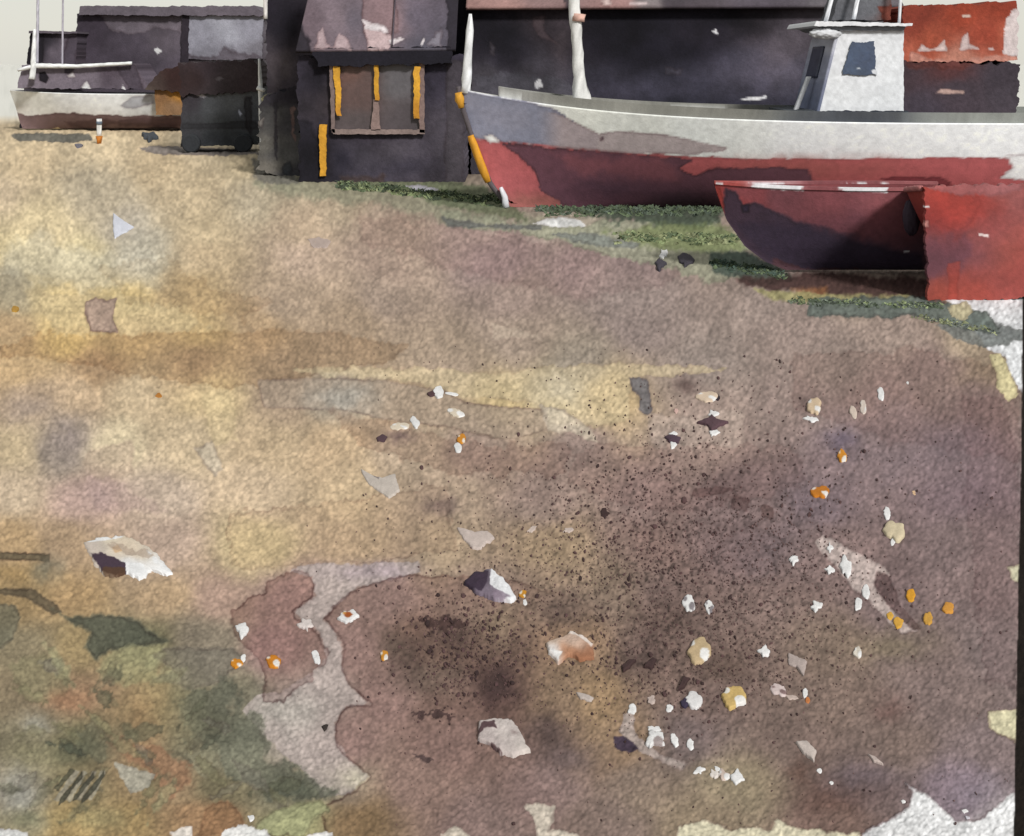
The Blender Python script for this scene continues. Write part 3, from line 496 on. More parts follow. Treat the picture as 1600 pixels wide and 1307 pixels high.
# long black shed behind the boat
Y2 = 25.0
lng = thing('boat_store', (X(1060, Y2), Y2, 0), 'long low tarred shed with pinkish roof edge, behind the white boat mast', 'shed')
panel('wall', [(736, 9), (1408, 9), (1408, 272), (736, 272)], Y2, 4.5,
      [(760,60,(32,29,36)),(800,90,(44,40,48)),(860,40,(58,50,54)),(860,110,(62,58,64)),(760,140,(68,64,68)),(850,145,(72,68,72)),(930,50,(30,27,34)),(1000,60,(30,28,36)),(1100,50,(38,34,42)),(1180,40,(50,44,48)),(1240,60,(62,56,60)),(1160,100,(56,54,64)),(1060,130,(50,48,58)),(940,130,(42,40,48)),(1240,130,(54,54,66)),(1200,155,(36,36,46)),(1060,158,(34,34,42)),(1350,20,(84,82,84))],
      [('p',(96,80,82),.8,[(832,28),(850,26),(852,48),(870,68),(842,62)],dict(ro=3)),
       ('g',(110,100,108),.6,(1225,95,50,60)),('g',(96,90,104),.45,(1150,115,70,34)),('g',(22,20,26),.8,(960,50,80,34)),('g',(22,20,26),.8,(1130,35,60,22)),('g',(84,80,96),.4,(1000,140,80,20)),('g',(24,22,30),.7,(1060,80,50,20)),('g',(88,76,78),.5,(880,70,18,40)),('g',(20,19,24),.8,(790,60,36,34)),
       ('p',(72,70,76),.7,[(740,122),(800,112),(860,120),(900,140),(900,168),(740,168)],dict(ro=5,rim=.05,fe=2)),
       ('p',(216,214,212),.95,[(836,130),(843,122),(848,136),(838,138)],dict(ro=1,rim=0)),
       ('p',(216,214,212),.95,[(1112,50),(1119,46),(1122,54)],dict(ro=.6,rim=0)),
       ('p',(216,214,212),.95,[(1150,155),(1180,152),(1198,150),(1196,155),(1170,158)],dict(ro=.8,rim=0)),
       ('p',(74,70,78),.6,[(1038,104),(1066,108),(1064,120),(1038,118)],dict(ro=3)),
       ('p',(92,86,90),.5,[(766,66),(774,74),(772,88),(766,84)],dict(ro=2))], lng, 2.5, seed=51, mottle=.3)
surf('roof', V3(728, 11, Y2 - .3), V3(1412, 8, Y2 - .3), (X(1412, Y2 - .3), Y2 + 2.6, 5.4), (X(728, Y2 - .3), Y2 + 2.6, 5.4), -.08,
     [(780,0,(150,116,108)),(850,0,(130,104,100)),(960,0,(146,112,106)),(1010,2,(120,110,108)),(1060,0,(70,62,66)),(1200,0,(80,72,78)),(1300,0,(96,90,92))],
     [('p',(208,186,176),.8,[(940,3),(950,-4),(956,8),(945,9)],dict(ro=2,dry=3)),('p',(208,190,184),.8,[(982,4),(1000,2),(1028,9),(985,10)],dict(ro=2,dry=3)),('p',(56,50,54),.8,[(880,-60),(902,-60),(902,12),(884,12)],dict(ro=2))], lng, 200, 30, seed=52, G=GH)
surf('roof', (X(728, Y2 - .3), Y2 + 2.62, 5.4), (X(1412, Y2 - .3), Y2 + 2.62, 5.4), (X(1412, Y2 - .3), Y2 + 4.9, 3.7), (X(728, Y2 - .3), Y2 + 4.9, 3.7), -.08, (90, 80, 84), [], lng, 40, 10, seed=53, G=GH)

# grey stores far left
Y3 = 44.0
st = thing('harbour_store', (X(265, Y3), Y3, 0), 'wide flat-roofed grey store with a frosted pale panel, behind the far white boat', 'building')
panel('wall', [(120, 22), (414, 22), (414, 199), (112, 199)], Y3, 6, [(140,50,(62,54,62)),(200,70,(76,68,76)),(250,60,(84,76,82)),(180,110,(72,64,72)),(260,110,(78,70,78)),(300,120,(66,58,62)),(380,110,(70,62,66)),(350,90,(110,106,112)),(410,120,(90,84,88))],
      [('p',(118,108,114),.8,[(150,20),(290,20),(286,50),(240,42),(200,52),(170,46),(158,26)],dict(ro=4,rim=.1)),
       ('p',(216,214,210),.95,[(240,78),(246,75),(254,80),(246,86)],dict(ro=1,rim=0))], st, 2.5, 2, seed=61, mottle=.22)
panel('roof', [(124, 10), (400, 10), (418, 25), (124, 24)], Y3 - .3, 6.5, (98, 90, 96), [], st, 2.2, 2, seed=62)
tag(panel('door', [(294, 22), (411, 22), (409, 98), (292, 92)], Y3 - .12, .1, [(310,50,(142,140,148)),(350,40,(156,155,162)),(390,40,(140,138,146)),(340,80,(120,117,124)),(400,80,(116,112,118))], [('p',(82,74,80),.7,[(290,82),(330,90),(350,74),(370,80),(412,92),(412,100),(290,100)],dict(ro=5,fe=2))], st, 2, 2, seed=63), 'large frosted pale grey panel')
panel('drainpipe', [(284, 24), (295, 24), (294, 104), (283, 104)], Y3 - .14, .1, (48, 42, 48), [], st, 2, 2, seed=64)
an = thing('lean_to', (X(80, Y3 - 1), Y3 - 1, 0), 'small grey lean-to with near-black ends, at the left of the wide store', 'shed')
panel('wall', [(48, 50), (121, 50), (116, 200), (30, 200)], Y3 - 1, 4, [(58,75,(40,36,42)),(64,60,(44,40,46)),(85,80,(110,100,108)),(110,80,(104,94,102)),(110,110,(84,76,84))],
      [('p',(34,31,37),.9,[(44,48),(52,48),(50,104),(34,104)],dict(ro=1.5)),('p',(34,31,37),.9,[(57,48),(69,52),(67,100),(58,100)],dict(ro=1.5)),('p',(70,62,70),.7,[(106,60),(124,54),(118,104),(98,100)],dict(ro=3))], an, 1.6, 2, seed=65)
panel('roof', [(45, 48), (121, 50), (121, 53), (45, 52)], Y3 - 1.2, 4.4, (92, 84, 90), [], an, 1, 2, seed=66)

# ------------------------------------------------------------------ hull builder
def hull(name, xs, xe, yc, B, sheer, keel, painter, parent, nt_=260, ns=60, sternw=.8, full=.24, bowp=2.3, th=.05, mat='hull', G=None, ends=True):
    """xs(z) stem line, xe stern x, yc centreline y, B half beam; near and far side plus inner skin and transom"""
    t = np.linspace(0, 1, nt_)[None, :] ** 1.35; s = np.linspace(0, 1, ns)[:, None]
    zs = sheer(t); zk = keel(t); z = zk + (zs - zk) * s
    b = B * (1 - (1 - t) ** bowp) ** .9 * (1 - (1 - sternw) * np.clip((t - .55) / .45, 0, 1) ** 2)
    e = full + (1.0 - full) * (1 - t) ** 2.2
    hb = b * s ** e
    x0 = np.vectorize(xs)(z); x = x0 + t * (xe - x0)
    def side(sgn, inset):
        yy = yc - sgn * np.maximum(hb - inset, 0.004)
        zz = z + (inset * 1.2) * (1 - s) if inset else z
        return np.c_[x.ravel(), (yy + 0 * x).ravel(), (zz + 0 * x).ravel()]
    near, far = side(1, 0), side(-1, 0)
    nin, fin = side(1, th), side(-1, th)
    n = len(near)
    u, v = uv(near); C = alb(painter(u, v), G)
    ui, vi = uv(nin); Ci = alb(painter.inner(ui, vi) if hasattr(painter, 'inner') else painter(ui, vi), G)
    g0 = gridfaces(ns, nt_)
    Fs = [g0, g0[:, ::-1] + n, g0[:, ::-1] + 2 * n, g0 + 3 * n]
    top = (ns - 1) * nt_ + np.arange(nt_); a, bb = top[:-1], top[1:]
    Fs.append(np.stack([a, bb, bb + 2 * n, a + 2 * n], 1)); Fs.append(np.stack([a + n, a + 3 * n, bb + 3 * n, bb + n], 1))
    end = np.arange(ns) * nt_ + nt_ - 1; a, bb = end[:-1], end[1:]
    Fs.append(np.stack([a, a + n, bb + n, bb], 1))                 # transom
    return mesh(name, np.r_[near, far, nin, fin], np.concatenate(Fs), np.r_[C, C, Ci, Ci], M(mat), parent, True), dict(x=x, z=z, hb=hb)
def rail(name, d, yc, k, w, h, color, parent, sides=(1, -1), off=0.0, dz=0.0, t0=0, t1=None, mat='hull', G=None, washes=(), seed=5):
    """strip of width w and height h riding on the sheer, from bow round both sides as one piece per side"""
    xs_, zs_, hb_ = d['x'][k], d['z'][k], d['hb'][k]
    sl_ = slice(t0, t1); xs_, zs_, hb_ = xs_[sl_], zs_[sl_], hb_[sl_]
    V = []; Fc = []; n = len(xs_)
    for sg in sides:
        o = len(V)
        for i in range(n):
            yo = yc - sg * (hb_[i] + off); yi = yc - sg * max(hb_[i] + off - w, .0)
            for (yy, zz) in ((yo, zs_[i] + dz), (yo, zs_[i] + dz + h), (yi, zs_[i] + dz + h), (yi, zs_[i] + dz)): V.append((xs_[i], yy, zz))
        for i in range(n - 1):
            for j in range(4): Fc.append((o + i * 4 + j, o + i * 4 + (j + 1) % 4, o + (i + 1) * 4 + (j + 1) % 4, o + (i + 1) * 4 + j))
        Fc += [(o, o + 1, o + 2, o + 3), tuple(o + (n - 1) * 4 + j for j in (3, 2, 1, 0))]
    V = np.array(V); u_, v_ = uv(V)
    return mesh(name, V, Fc, alb(paint(u_, v_, color, washes, .12, seed), G), M(mat), parent)

# ------------------------------------------------------------------ red and white fishing boat
YB = 19.3
boat = thing('fishing_boat', (4.0, YB, 0), 'large beached fishing boat, white above, dull red below, with white mast and wheelhouse', 'boat')
class P1:
    def __call__(s, u, v):
        return paint(u, v, [(800,180,(214,214,214)),(1000,200,(216,216,206)),(1100,215,(220,221,214)),(1300,220,(224,225,222)),(1550,220,(224,225,222)),(900,170,(218,218,206))], [
         ('p',(170,86,86),1,[(690,214),(760,218),(830,224),(1000,240),(1150,248),(1400,248),(1520,246),(1900,250),(1900,460),(660,460)],dict(ro=1.6,rim=.12,fe=.8)),
         ('g',(150,84,76),.6,(1250,262,120,16)),('g',(126,82,70),.7,(840,318,70,16)),
         ('p',(90,58,68),.93,[(786,226),(1000,241),(1085,250),(1062,262),(1084,272),(1110,262),(1180,262),(1262,264),(1270,290),(1330,300),(1330,360),(960,360),(880,322),(848,298),(836,272),(812,248)],dict(ro=3,rim=.2,fe=1)),  # dark maroon is the underside's shade, painted over the red
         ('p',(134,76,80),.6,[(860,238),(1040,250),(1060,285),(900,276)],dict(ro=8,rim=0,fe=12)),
         ('g',(64,44,56),.6,(960,292,80,18)),('g',(66,48,58),.6,(1060,312,60,14)),  # deeper spots of the same painted shade
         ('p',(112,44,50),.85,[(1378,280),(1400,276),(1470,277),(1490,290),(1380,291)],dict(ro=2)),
         ('p',(124,125,140),.95,[(690,130),(724,140),(762,148),(820,158),(866,172),(900,192),(936,211),(934,236),(866,228),(764,219),(720,214)],dict(ro=2,rim=.14)),  # blue-grey shade of the bow, painted over the white
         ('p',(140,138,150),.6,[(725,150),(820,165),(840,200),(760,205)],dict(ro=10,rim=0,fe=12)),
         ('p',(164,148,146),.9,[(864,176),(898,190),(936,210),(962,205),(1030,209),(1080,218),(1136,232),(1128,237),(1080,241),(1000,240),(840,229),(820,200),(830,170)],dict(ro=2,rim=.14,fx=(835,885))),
         ('p',(222,222,216),1,[(754,214),(768,209),(782,222),(766,224)],dict(ro=1.5)),
         ('p',(96,74,80),.9,[(938,215),(943,214),(944,219),(939,220)],dict(ro=.4)),
         ('p',(222,222,218),1,[(1574,244),(1800,240),(1800,300),(1560,279),(1583,262)],dict(ro=2)),
        ], .035, 71)
    def inner(s, u, v): return paint(u, v, (150, 148, 140), [], .1, 72)
def stem(z):
    pts = [(-.3, .02), (0, -.02), (.3, -.30), (.7, -.46), (1.13, -.62), (1.6, -.78), (1.97, -.86), (2.3, -.92)]
    return np.interp(z, [p[0] for p in pts], [p[1] for p in pts])
sheer = lambda t: 1.50 + .48 * (1 - t) ** 5.0 - .03 * t
keel = lambda t: 0.0 + 0 * t
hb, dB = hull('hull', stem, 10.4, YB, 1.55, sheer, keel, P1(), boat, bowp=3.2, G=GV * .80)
top = -1
rail('bulwark', dB, YB, -1, .05, .16, [(780,155,(150,148,140)),(900,165,(132,130,120)),(1100,180,(126,124,114)),(1300,185,(96,98,96)),(1500,188,(134,136,128))], boat, off=-.04, t0=30, washes=[('g',(58,62,70),.85,(1330,184,100,26)),('p',(218,218,210),.9,[(780,150),(815,152),(815,158),(780,157)],dict(ro=1.5,rim=0)),('p',(218,218,210),.9,[(1045,172),(1140,173),(1140,178),(1060,177)],dict(ro=1.2,rim=0))])
# deck
k = -8
xs_, zs_, hb_ = dB['x'][k], dB['z'][k], dB['hb'][k]
V = np.r_[np.c_[xs_, YB - hb_ + .06, zs_], np.c_[xs_, YB + hb_ - .06, zs_]]; n_ = len(xs_)
i = np.arange(n_ - 1)
mesh('deck', V, np.stack([i, i + n_, i + n_ + 1, i + 1], 1), alb((120, 116, 108)), M('wall'), boat)
# stem post pieces
def stempt(z, dy=0): return (float(stem(z)) - .03, YB, z)
tag(tube('stem_post', [stempt(z) for z in (.05, .4, .8, 1.2, 1.6, 1.95, 2.02)], .045, (86, 78, 80), boat), 'dark stem timber')
tag(tube('stem_band', [(stempt(z)[0] - .02, YB - .02, z) for z in (.42, .65, .9, 1.15, 1.2)], [.05, .075, .07, .06, .05], (206, 142, 32), boat), 'ochre yellow lower stem band')
tag(tube('stem_band', [(stempt(z)[0] - .02, YB - .02, z) for z in (1.66, 1.8, 1.92)], [.045, .08, .06], (206, 146, 40), boat), 'ochre yellow upper stem band')
tube('keel_shoe', [(-.19, YB - .1, .34), (-.12, YB - .12, .18), (-.10, YB - .12, .01)], [.03, .055, .06], (206, 206, 206), boat)
tube('bow_post', [V3(728, 146, YB), V3(731, 90, YB), V3(734, 48, YB), V3(735, 22, YB)], [.085, .07, .06, .025], (222, 222, 218), boat)
mast = tube('mast', [V3(908, 168, YB), V3(908, 150, YB), V3(905, 120, YB), V3(901, 60, YB), V3(897, 0, YB), V3(893, -220, YB)], [.21, .15, .095, .09, .10, .07], (218, 216, 208), boat, spots=.03)
tube('mast_band', [V3(903, 34, YB - .02), V3(904, 22, YB - .02)], .115, (206, 164, 146), mast)
# wheelhouse
YW = 18.75
wh = panel('wheelhouse', [(1312, 47), (1412, 46), (1412, 178), (1278, 178)], YW, 1.5,
      [(1340,90,(222,222,220)),(1400,100,(220,221,219)),(1300,160,(222,222,219))], [('p',(90,94,104),.0,[(0,0),(1,0),(1,1)])], boat, 1.2, 2, mat='hull', mottle=.03, seed=81)
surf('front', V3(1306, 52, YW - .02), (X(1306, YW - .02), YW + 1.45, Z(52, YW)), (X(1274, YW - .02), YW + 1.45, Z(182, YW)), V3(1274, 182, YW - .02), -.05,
     [(1290,100,(132,134,148)),(1280,140,(110,114,132)),(1262,160,(92,98,116)),(1300,60,(160,160,166))], [], wh, 30, 40, seed=82, mat='hull', G=GV * .8)  # greys paint the shade on the front of the white wheelhouse
fx = lambda py: X(1306 + (py - 52) * (-32 / 130), YW) - .08
surf('front_window', (fx(72) + .045, YW + .42, Z(72, YW)), (fx(72) + .045, YW + 1.1, Z(72, YW)), (fx(122) + .045, YW + 1.1, Z(122, YW)), (fx(122) + .045, YW + .42, Z(122, YW)), -.03, (62, 66, 84), [], wh, 10, 14, seed=83, mat='glass')
wf = panel('window', [(1331, 66), (1366, 66), (1369, 118), (1316, 117)], YW - .03, .025, [(1330,80,(62,76,98)),(1350,90,(56,68,90)),(1345,112,(48,58,78)),(1340,104,(70,84,104))],
      [('p',(206,208,208),.9,[(1337,107),(1343,105),(1345,108),(1338,109)],dict(ro=.8,rim=0)),('p',(214,214,212),.9,[(1360,110),(1370,108),(1370,119),(1362,117)],dict(ro=1.5,rim=0))], wh, 2.5, 1.5, mat='glass', seed=84)
rf = panel('roof', [(1276, 33), (1426, 37), (1425, 41), (1272, 41)], YW - .15, 1.85, (224, 224, 222), [], wh, 1.2, 2, mat='hull', mottle=.02, seed=85)
panel('roof_edge', [(1286, 41.5), (1416, 41.5), (1412, 48), (1300, 48)], YW - .06, 1.65, (122, 124, 126), [], rf, 1.0, 2, mat='hull', seed=86)
blob('visor', (X(1290, YW), YW - .02, Z(53, YW)), (.24, .10, .09), (206, 206, 204), rf, .25, 'hull', seed=87, flatbase=False)
for a in ((1290, 34, 1310, -40), (1334, 30, 1348, -40)):
    tube('stay', [V3(a[0], a[1], YW + .2), V3(a[2], a[3], YW + .3)], .035, (222, 222, 220), rf)
tube('stay', [V3(1405, 36, YW + .2), V3(1409, -40, YW + .2)], .025, (222, 222, 220), rf)
panel('locker', [(1312, -10), (1394, -10), (1392, 32), (1300, 32)], YW + .5, .7, [(1320,20,(92,92,94)),(1350,10,(100,100,102)),(1390,20,(104,76,70))], [('p',(120,58,44),.85,[(1372,12),(1400,10),(1400,34),(1380,32)],dict(ro=3))], rf, 2, 2, seed=88)
panel('coaming', [(1238, 174), (1418, 174), (1424, 190), (1236, 188)], YW - .12, 1.7, [(1260,180,(66,70,74)),(1330,180,(50,54,64)),(1400,182,(60,64,70))], [], boat, 2, 2, seed=89)
surf('front_step', V3(1262, 120, YW + .5), V3(1268, 120, YW + .5), V3(1246, 176, YW + .5), V3(1240, 176, YW + .5), .1, (214, 214, 212), [], boat, 6, 14, seed=90, mat='hull')

# covered gear on the after deck
gb = panel('net_bin', [(1404, 97), (1594, 100), (1588, 180), (1406, 184)], 19.0, 1.1,
      [(1420,120,(66,52,56)),(1480,110,(84,52,52)),(1500,140,(70,60,66)),(1560,120,(66,58,64)),(1450,170,(68,60,68)),(1570,150,(72,64,70))],
      [('p',(196,164,150),.95,[(1462,146),(1470,139),(1508,142),(1506,147)],dict(ro=1.2)),('p',(116,60,50),.5,[(1410,96),(1540,96),(1500,108),(1420,108)],dict(ro=4,fe=3))], None, 5, 2, seed=91)
tag(gb, 'dark maroon-grey heaped net bin on the white boat, under the rust-orange tarpaulin', 'bin')
og = panel('tarpaulin_bundle', [(1412, 10), (1590, 4), (1592, 96), (1406, 98)], 19.05, 1.0,
      [(1440,30,(128,56,42)),(1500,25,(150,64,44)),(1560,20,(142,60,42)),(1460,60,(158,76,54)),(1540,60,(150,66,48)),(1420,80,(168,88,66)),(1580,60,(172,90,66)),(1500,90,(180,120,100))],
      [('p',(196,140,122),.85,[(1422,80),(1450,92),(1500,96),(1590,84),(1592,100),(1420,102)],dict(ro=4,fe=2)),
       ('p',(206,186,178),.95,[(1432,80),(1440,70),(1450,76),(1462,74),(1476,64),(1480,80),(1450,82)],dict(ro=2)),
       ('p',(208,188,182),.95,[(1500,78),(1504,58),(1512,52),(1514,68),(1530,74),(1532,78)],dict(ro=1.5)),
       ('p',(206,186,180),.95,[(1544,76),(1552,74),(1554,79),(1546,80)],dict(ro=1)),
       ('p',(216,196,180),.95,[(1502,24),(1516,23),(1516,27),(1504,28)],dict(ro=.8)),
       ('p',(214,206,202),.9,[(1572,26),(1584,14),(1600,20),(1600,90),(1570,82)],dict(ro=3,rim=.1))], None, 4, 2, seed=92)
tag(og, 'rust-orange tarpaulin bundle with peach flecks, stacked on the dark bin behind the wheelhouse', 'tarpaulin')

# ------------------------------------------------------------------ dinghies
YD = 13.25
dg = thing('dinghy', (3.6, YD, 0), 'dark red dinghy with curved bow pointing left, lying in front of the big boat', 'dinghy')
class P2:
    def __call__(s, u, v):
        return paint(u, v, [(1130,310,(170,63,58)),(1150,300,(136,70,73)),(1220,310,(120,68,73)),(1300,310,(132,72,76)),(1380,320,(141,79,82)),(1420,340,(132,79,82)),(1340,350,(118,70,76)),(1300,400,(79,56,69)),(1400,390,(102,68,76)),(1420,410,(84,59,71)),(1480,420,(102,68,73))], [
         ('p',(58,46,60),.93,[(1134,296),(1150,298),(1162,318),(1180,314),(1212,334),(1246,346),(1290,352),(1340,380),(1440,400),(1440,470),(1150,470),(1128,330)],dict(ro=3,rim=.15,fe=3)),  # shaded lower hull painted in as dark plum, deepened two washes on
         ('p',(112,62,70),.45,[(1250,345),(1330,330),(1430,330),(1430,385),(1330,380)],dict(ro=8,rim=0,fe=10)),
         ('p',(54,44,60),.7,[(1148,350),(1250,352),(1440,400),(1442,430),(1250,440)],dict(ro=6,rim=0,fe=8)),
         ('p',(148,54,46),.8,[(1108,285),(1126,292),(1132,325),(1122,330)],dict(ro=2)),
         ('p',(50,40,58),.9,[(1158,322),(1170,320),(1171,332),(1160,333)],dict(ro=1,rim=.25)),
         ('p',(220,218,216),1,[(1164,286),(1258,293),(1256,299),(1180,294)],dict(ro=1.4,rim=0)),  # white gleam below the gunwale, painted in; the next wash is another
         ('p',(220,218,216),1,[(1306,293),(1390,290),(1386,301),(1322,300)],dict(ro=1.4,rim=0)),
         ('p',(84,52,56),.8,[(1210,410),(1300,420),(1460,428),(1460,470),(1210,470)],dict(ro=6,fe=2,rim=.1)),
         ('p',(222,220,218),1,[(1412,392),(1421,392),(1420,395),(1413,395)],dict(ro=.6,rim=0)),
        ], .1, 101)
    def inner(s, u, v): return paint(u, v, (116, 54, 56), [], .15, 102)
def stem2(z):
    pts = [(-.1, 3.3), (.03, 3.15), (.12, 2.92), (.3, 2.68), (.6, 2.47), (.9, 2.36), (1.1, 2.30)]
    return np.interp(z, [p[0] for p in pts], [p[1] for p in pts])
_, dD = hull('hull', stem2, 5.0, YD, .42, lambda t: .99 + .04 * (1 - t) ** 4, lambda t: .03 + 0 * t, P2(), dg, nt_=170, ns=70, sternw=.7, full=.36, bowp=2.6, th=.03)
rail('gunwale', dD, YD, -1, .05, .035, [(1130,290,(170,76,70)),(1200,290,(176,130,130)),(1300,290,(130,70,72)),(1450,290,(150,86,86))], dg, off=.015, dz=-.01, t0=2,
     washes=[('p',(224,222,220),1,[(1118,287),(1130,287),(1130,298),(1118,298)],dict(ro=1.4,rim=0)),('p',(224,222,220),1,[(1166,287),(1258,289),(1250,300),(1180,300)],dict(ro=2.2,rim=0)),('p',(224,222,220),1,[(1306,289),(1390,287),(1384,303),(1322,303)],dict(ro=2.2,rim=0))])  # the white gleams painted again on the gunwale itself
for xx in (3.75, 4.3):
    surf('thwart', (xx, YD - .26, .74), (xx + .22, YD - .26, .74), (xx + .22, YD + .26, .74), (xx, YD + .26, .74), -.03, (110, 58, 58), [], dg, 6, 12, seed=7)
blob('fender', (X(1424, 12.55), 12.55, Z(340, 12.55)), (.09, .08, .20), (56, 44, 56), dg, .12, 'hull', seed=8, flatbase=False)
tube('fender_rope', [V3(1424, 316, 12.56), V3(1426, 296, 12.62)], .012, (60, 46, 50), [o for o in dg.children if o.name.startswith('fender')][0])

YR = 11.7
rd = thing('rowing_boat', (5.0, YR + .9, 0), 'bright red rowing boat with its broad stern towards the viewer, at the right edge', 'rowing boat')
PR = [(1460,300,(160,62,52)),(1490,320,(160,66,58)),(1540,330,(150,62,58)),(1580,310,(158,88,84)),(1450,340,(140,50,46)),(1470,400,(124,58,58)),(1500,380,(132,68,66)),(1560,400,(152,72,62)),(1520,440,(156,66,54)),(1460,450,(156,64,48)),(1590,440,(158,72,64)),(1620,380,(156,72,62))]
RW = [('g',(88,58,64),.7,(1440,400,40,60)),('g',(110,64,70),.6,(1500,400,50,34)),('g',(150,84,80),.5,(1570,340,50,50)),('g',(158,70,56),.6,(1470,462,40,16)),('p',(96,56,66),.65,[(1438,380),(1480,368),(1510,350),(1520,400),(1470,430),(1438,440)],dict(ro=8,rim=0,fe=9)),
      ('g',(164,58,48),.6,(1485,325,34,36)),('g',(160,60,50),.5,(1540,320,30,20)),('p',(170,56,46),.3,[(1446,300),(1470,292),(1490,302),(1530,306),(1536,340),(1496,370),(1452,350)],dict(ro=6,rim=.05,fe=6)),
      ('p',(168,104,104),.7,[(1440,288),(1597,282),(1597,302),(1500,306)],dict(ro=4,fe=2)),
      ('p',(212,150,138),.8,[(1436,344),(1450,344),(1452,354),(1438,352)],dict(ro=1.5)),
      ('p',(222,216,212),1,[(1444,321),(1452,320),(1452,324),(1444,324)],dict(ro=.7,rim=0)),
      ('p',(220,200,192),1,[(1528,364),(1546,366),(1545,372),(1530,369)],dict(ro=1,rim=0)),
      ('p',(160,60,48),.6,[(1480,412),(1500,408),(1497,470),(1480,480)],dict(ro=2,rim=.15))]
tr = panel('transom', [(1444, 292), (1700, 284), (1668, 458), (1560, 470)] if 0 else [(1444, 292), (1700, 284), (1668, 458), (1452, 480)], YR, .06, PR, RW, rd, 4, 2, mat='hull', seed=111)
# its hull runs away from the transom, tapering to a bow
xc = (X(1442, YR) + X(1700, YR)) / 2; hw = (X(1700, YR) - X(1442, YR)) / 2
V = []; Cc = []
nt2, ns2 = 50, 24
for i in range(nt2):
    t = i / (nt2 - 1)
    for j in range(-ns2, ns2 + 1):
        s = abs(j) / ns2; wv = hw * (1 - t ** 2.6) * (s ** .45 if s else 0) * (.9 + .1 * s)
        V.append((xc + math.copysign(wv, j), YR + .05 + 1.7 * t, .03 + (1.10 - .22 * t) * s + .12 * t * (1 - s)))
V = np.array(V); N2 = 2 * ns2 + 1
u_, v_ = uv(V); C1 = alb(paint(u_, v_, PR, [], .15, 112))
i0 = gridfaces(nt2, N2)
mesh('hull', np.r_[V, V * [1, 1, 1] + [0, 0.0, .03]], np.r_[i0, i0[:, ::-1] + len(V)], np.r_[C1, C1], M('hull'), rd, True)
for sg in (0, 2 * ns2):
    pts = [V[i * N2 + sg] for i in range(0, nt2, 4)] + [V[(nt2 - 1) * N2 + sg]]
    tube('gunwale', pts, .03, (170, 104, 100), rd, 'hull')
surf('thwart', (xc - .5, YR + .6, .85), (xc + .5, YR + .6, .85), (xc + .5, YR + .85, .85), (xc - .5, YR + .85, .85), -.03, (150, 60, 52), [], rd, 10, 5, seed=9)

# ------------------------------------------------------------------ far left boat and gear
YL = 40.5
fb = thing('moored_boat', (X(130, YL), YL, 0), 'distant white fishing boat with brown bottom, grey upperworks and white rail, at the far left', 'boat')
class P3:
    def __call__(s, u, v):
        return paint(u, v, [(20,150,(218,218,210)),(60,155,(224,223,214)),(150,160,(226,226,222)),(250,160,(190,190,186)),(100,145,(226,226,222)),(20,165,(206,200,188))], [
         ('p',(112,90,88),1,[(-20,170),(10,172),(40,180),(90,176),(140,181),(290,180),(310,182),(310,230),(-20,230)],dict(ro=2,rim=.15)),
         ('p',(84,62,62),.7,[(100,190),(290,184),(290,196),(170,196),(110,200)],dict(ro=3,rim=.05,fe=2)),
         ('p',(150,150,154),.8,[(190,166),(205,152),(238,150),(240,162),(205,170)],dict(ro=2)),
         ('g',(170,160,146),.6,(20,168,14,8)),
         ('p',(212,196,150),.9,[(76,206),(90,200),(104,206),(90,209)],dict(ro=2,rim=0)),
        ], .05, 121)
    def inner(s, u, v): return paint(u, v, (110, 104, 110), [], .1, 122)
def stem3(z): return np.interp(z, [0, .3, .8, 1.3, 1.8], [X(14, YL), X(8, YL), X(2, YL), X(-6, YL), X(-14, YL)])
_, dL = hull('hull', stem3, X(289, YL), YL + 1.2, 1.3, lambda t: 1.34 + .12 * (1 - t) ** 3, lambda t: .05 + 0 * t, P3(), fb, nt_=120, ns=40, full=.3, bowp=4, G=GV * .84)
panel('upperworks', [(34, 102), (210, 101), (238, 140), (28, 138)], YL + .2, 1.8, [(50,120,(120,110,118)),(100,120,(118,108,116)),(150,125,(112,102,110)),(190,120,(80,70,78)),(210,130,(96,86,94))],
      [('p',(34,30,36),1,[(61,114),(70,112),(76,122),(72,130),(62,126)],dict(ro=1)),('p',(216,214,210),.95,[(105,118),(114,114),(117,120),(107,121)],dict(ro=1)),
       ('p',(70,62,70),.8,[(178,104),(212,104),(222,140),(206,146),(190,120)],dict(ro=3)),('p',(58,52,60),.8,[(102,106),(116,108),(110,116),(102,114)],dict(ro=1.5)),
       ('p',(216,216,212),.95,[(128,136),(136,128),(144,142),(128,146)],dict(ro=2)),('p',(216,216,212),.95,[(188,146),(192,132),(198,142)],dict(ro=2))], fb, 2, 1.6, seed=123)
tube('rail', [V3(28, 110, YL), V3(56, 103, YL), V3(120, 104, YL), V3(206, 99, YL)], [.05, .09, .07, .06], (222, 222, 216), fb)
tube('samson_post', [V3(50, 124, YL - .05), V3(52, 108, YL - .05), V3(54, 46, YL - .05)], [.11, .1, .05], (222, 222, 216), fb)
tube('mast', [V3(58, 100, YL + .9), V3(60, -60, YL + .9)], .05, (176, 172, 178), fb)
tube('stern_mast', [V3(97, 138, YL + 1.2), V3(99, -60, YL + 1.2)], .035, (168, 162, 168), fb)

lk = thing('deck_bin', (X(262, 40.6), 40.9, 1.25), 'ochre deck bin under a dark brown peaked canvas, on the far white boat', 'bin')
panel('body', [(240, 134), (284, 136), (287, 180), (244, 180)], 40.2, 1.0, [(250,150,(126,92,62)),(270,145,(158,110,50)),(265,170,(130,100,72)),(280,140,(190,124,34))], [], lk, 1.5, 1.5, seed=131)
panel('canvas', [(252, 112), (292, 100), (290, 146), (226, 140)], 40.0, 1.4, [(250,125,(66,54,50)),(280,120,(54,36,34)),(235,138,(80,70,62))], [], lk, 3, 2, seed=132)

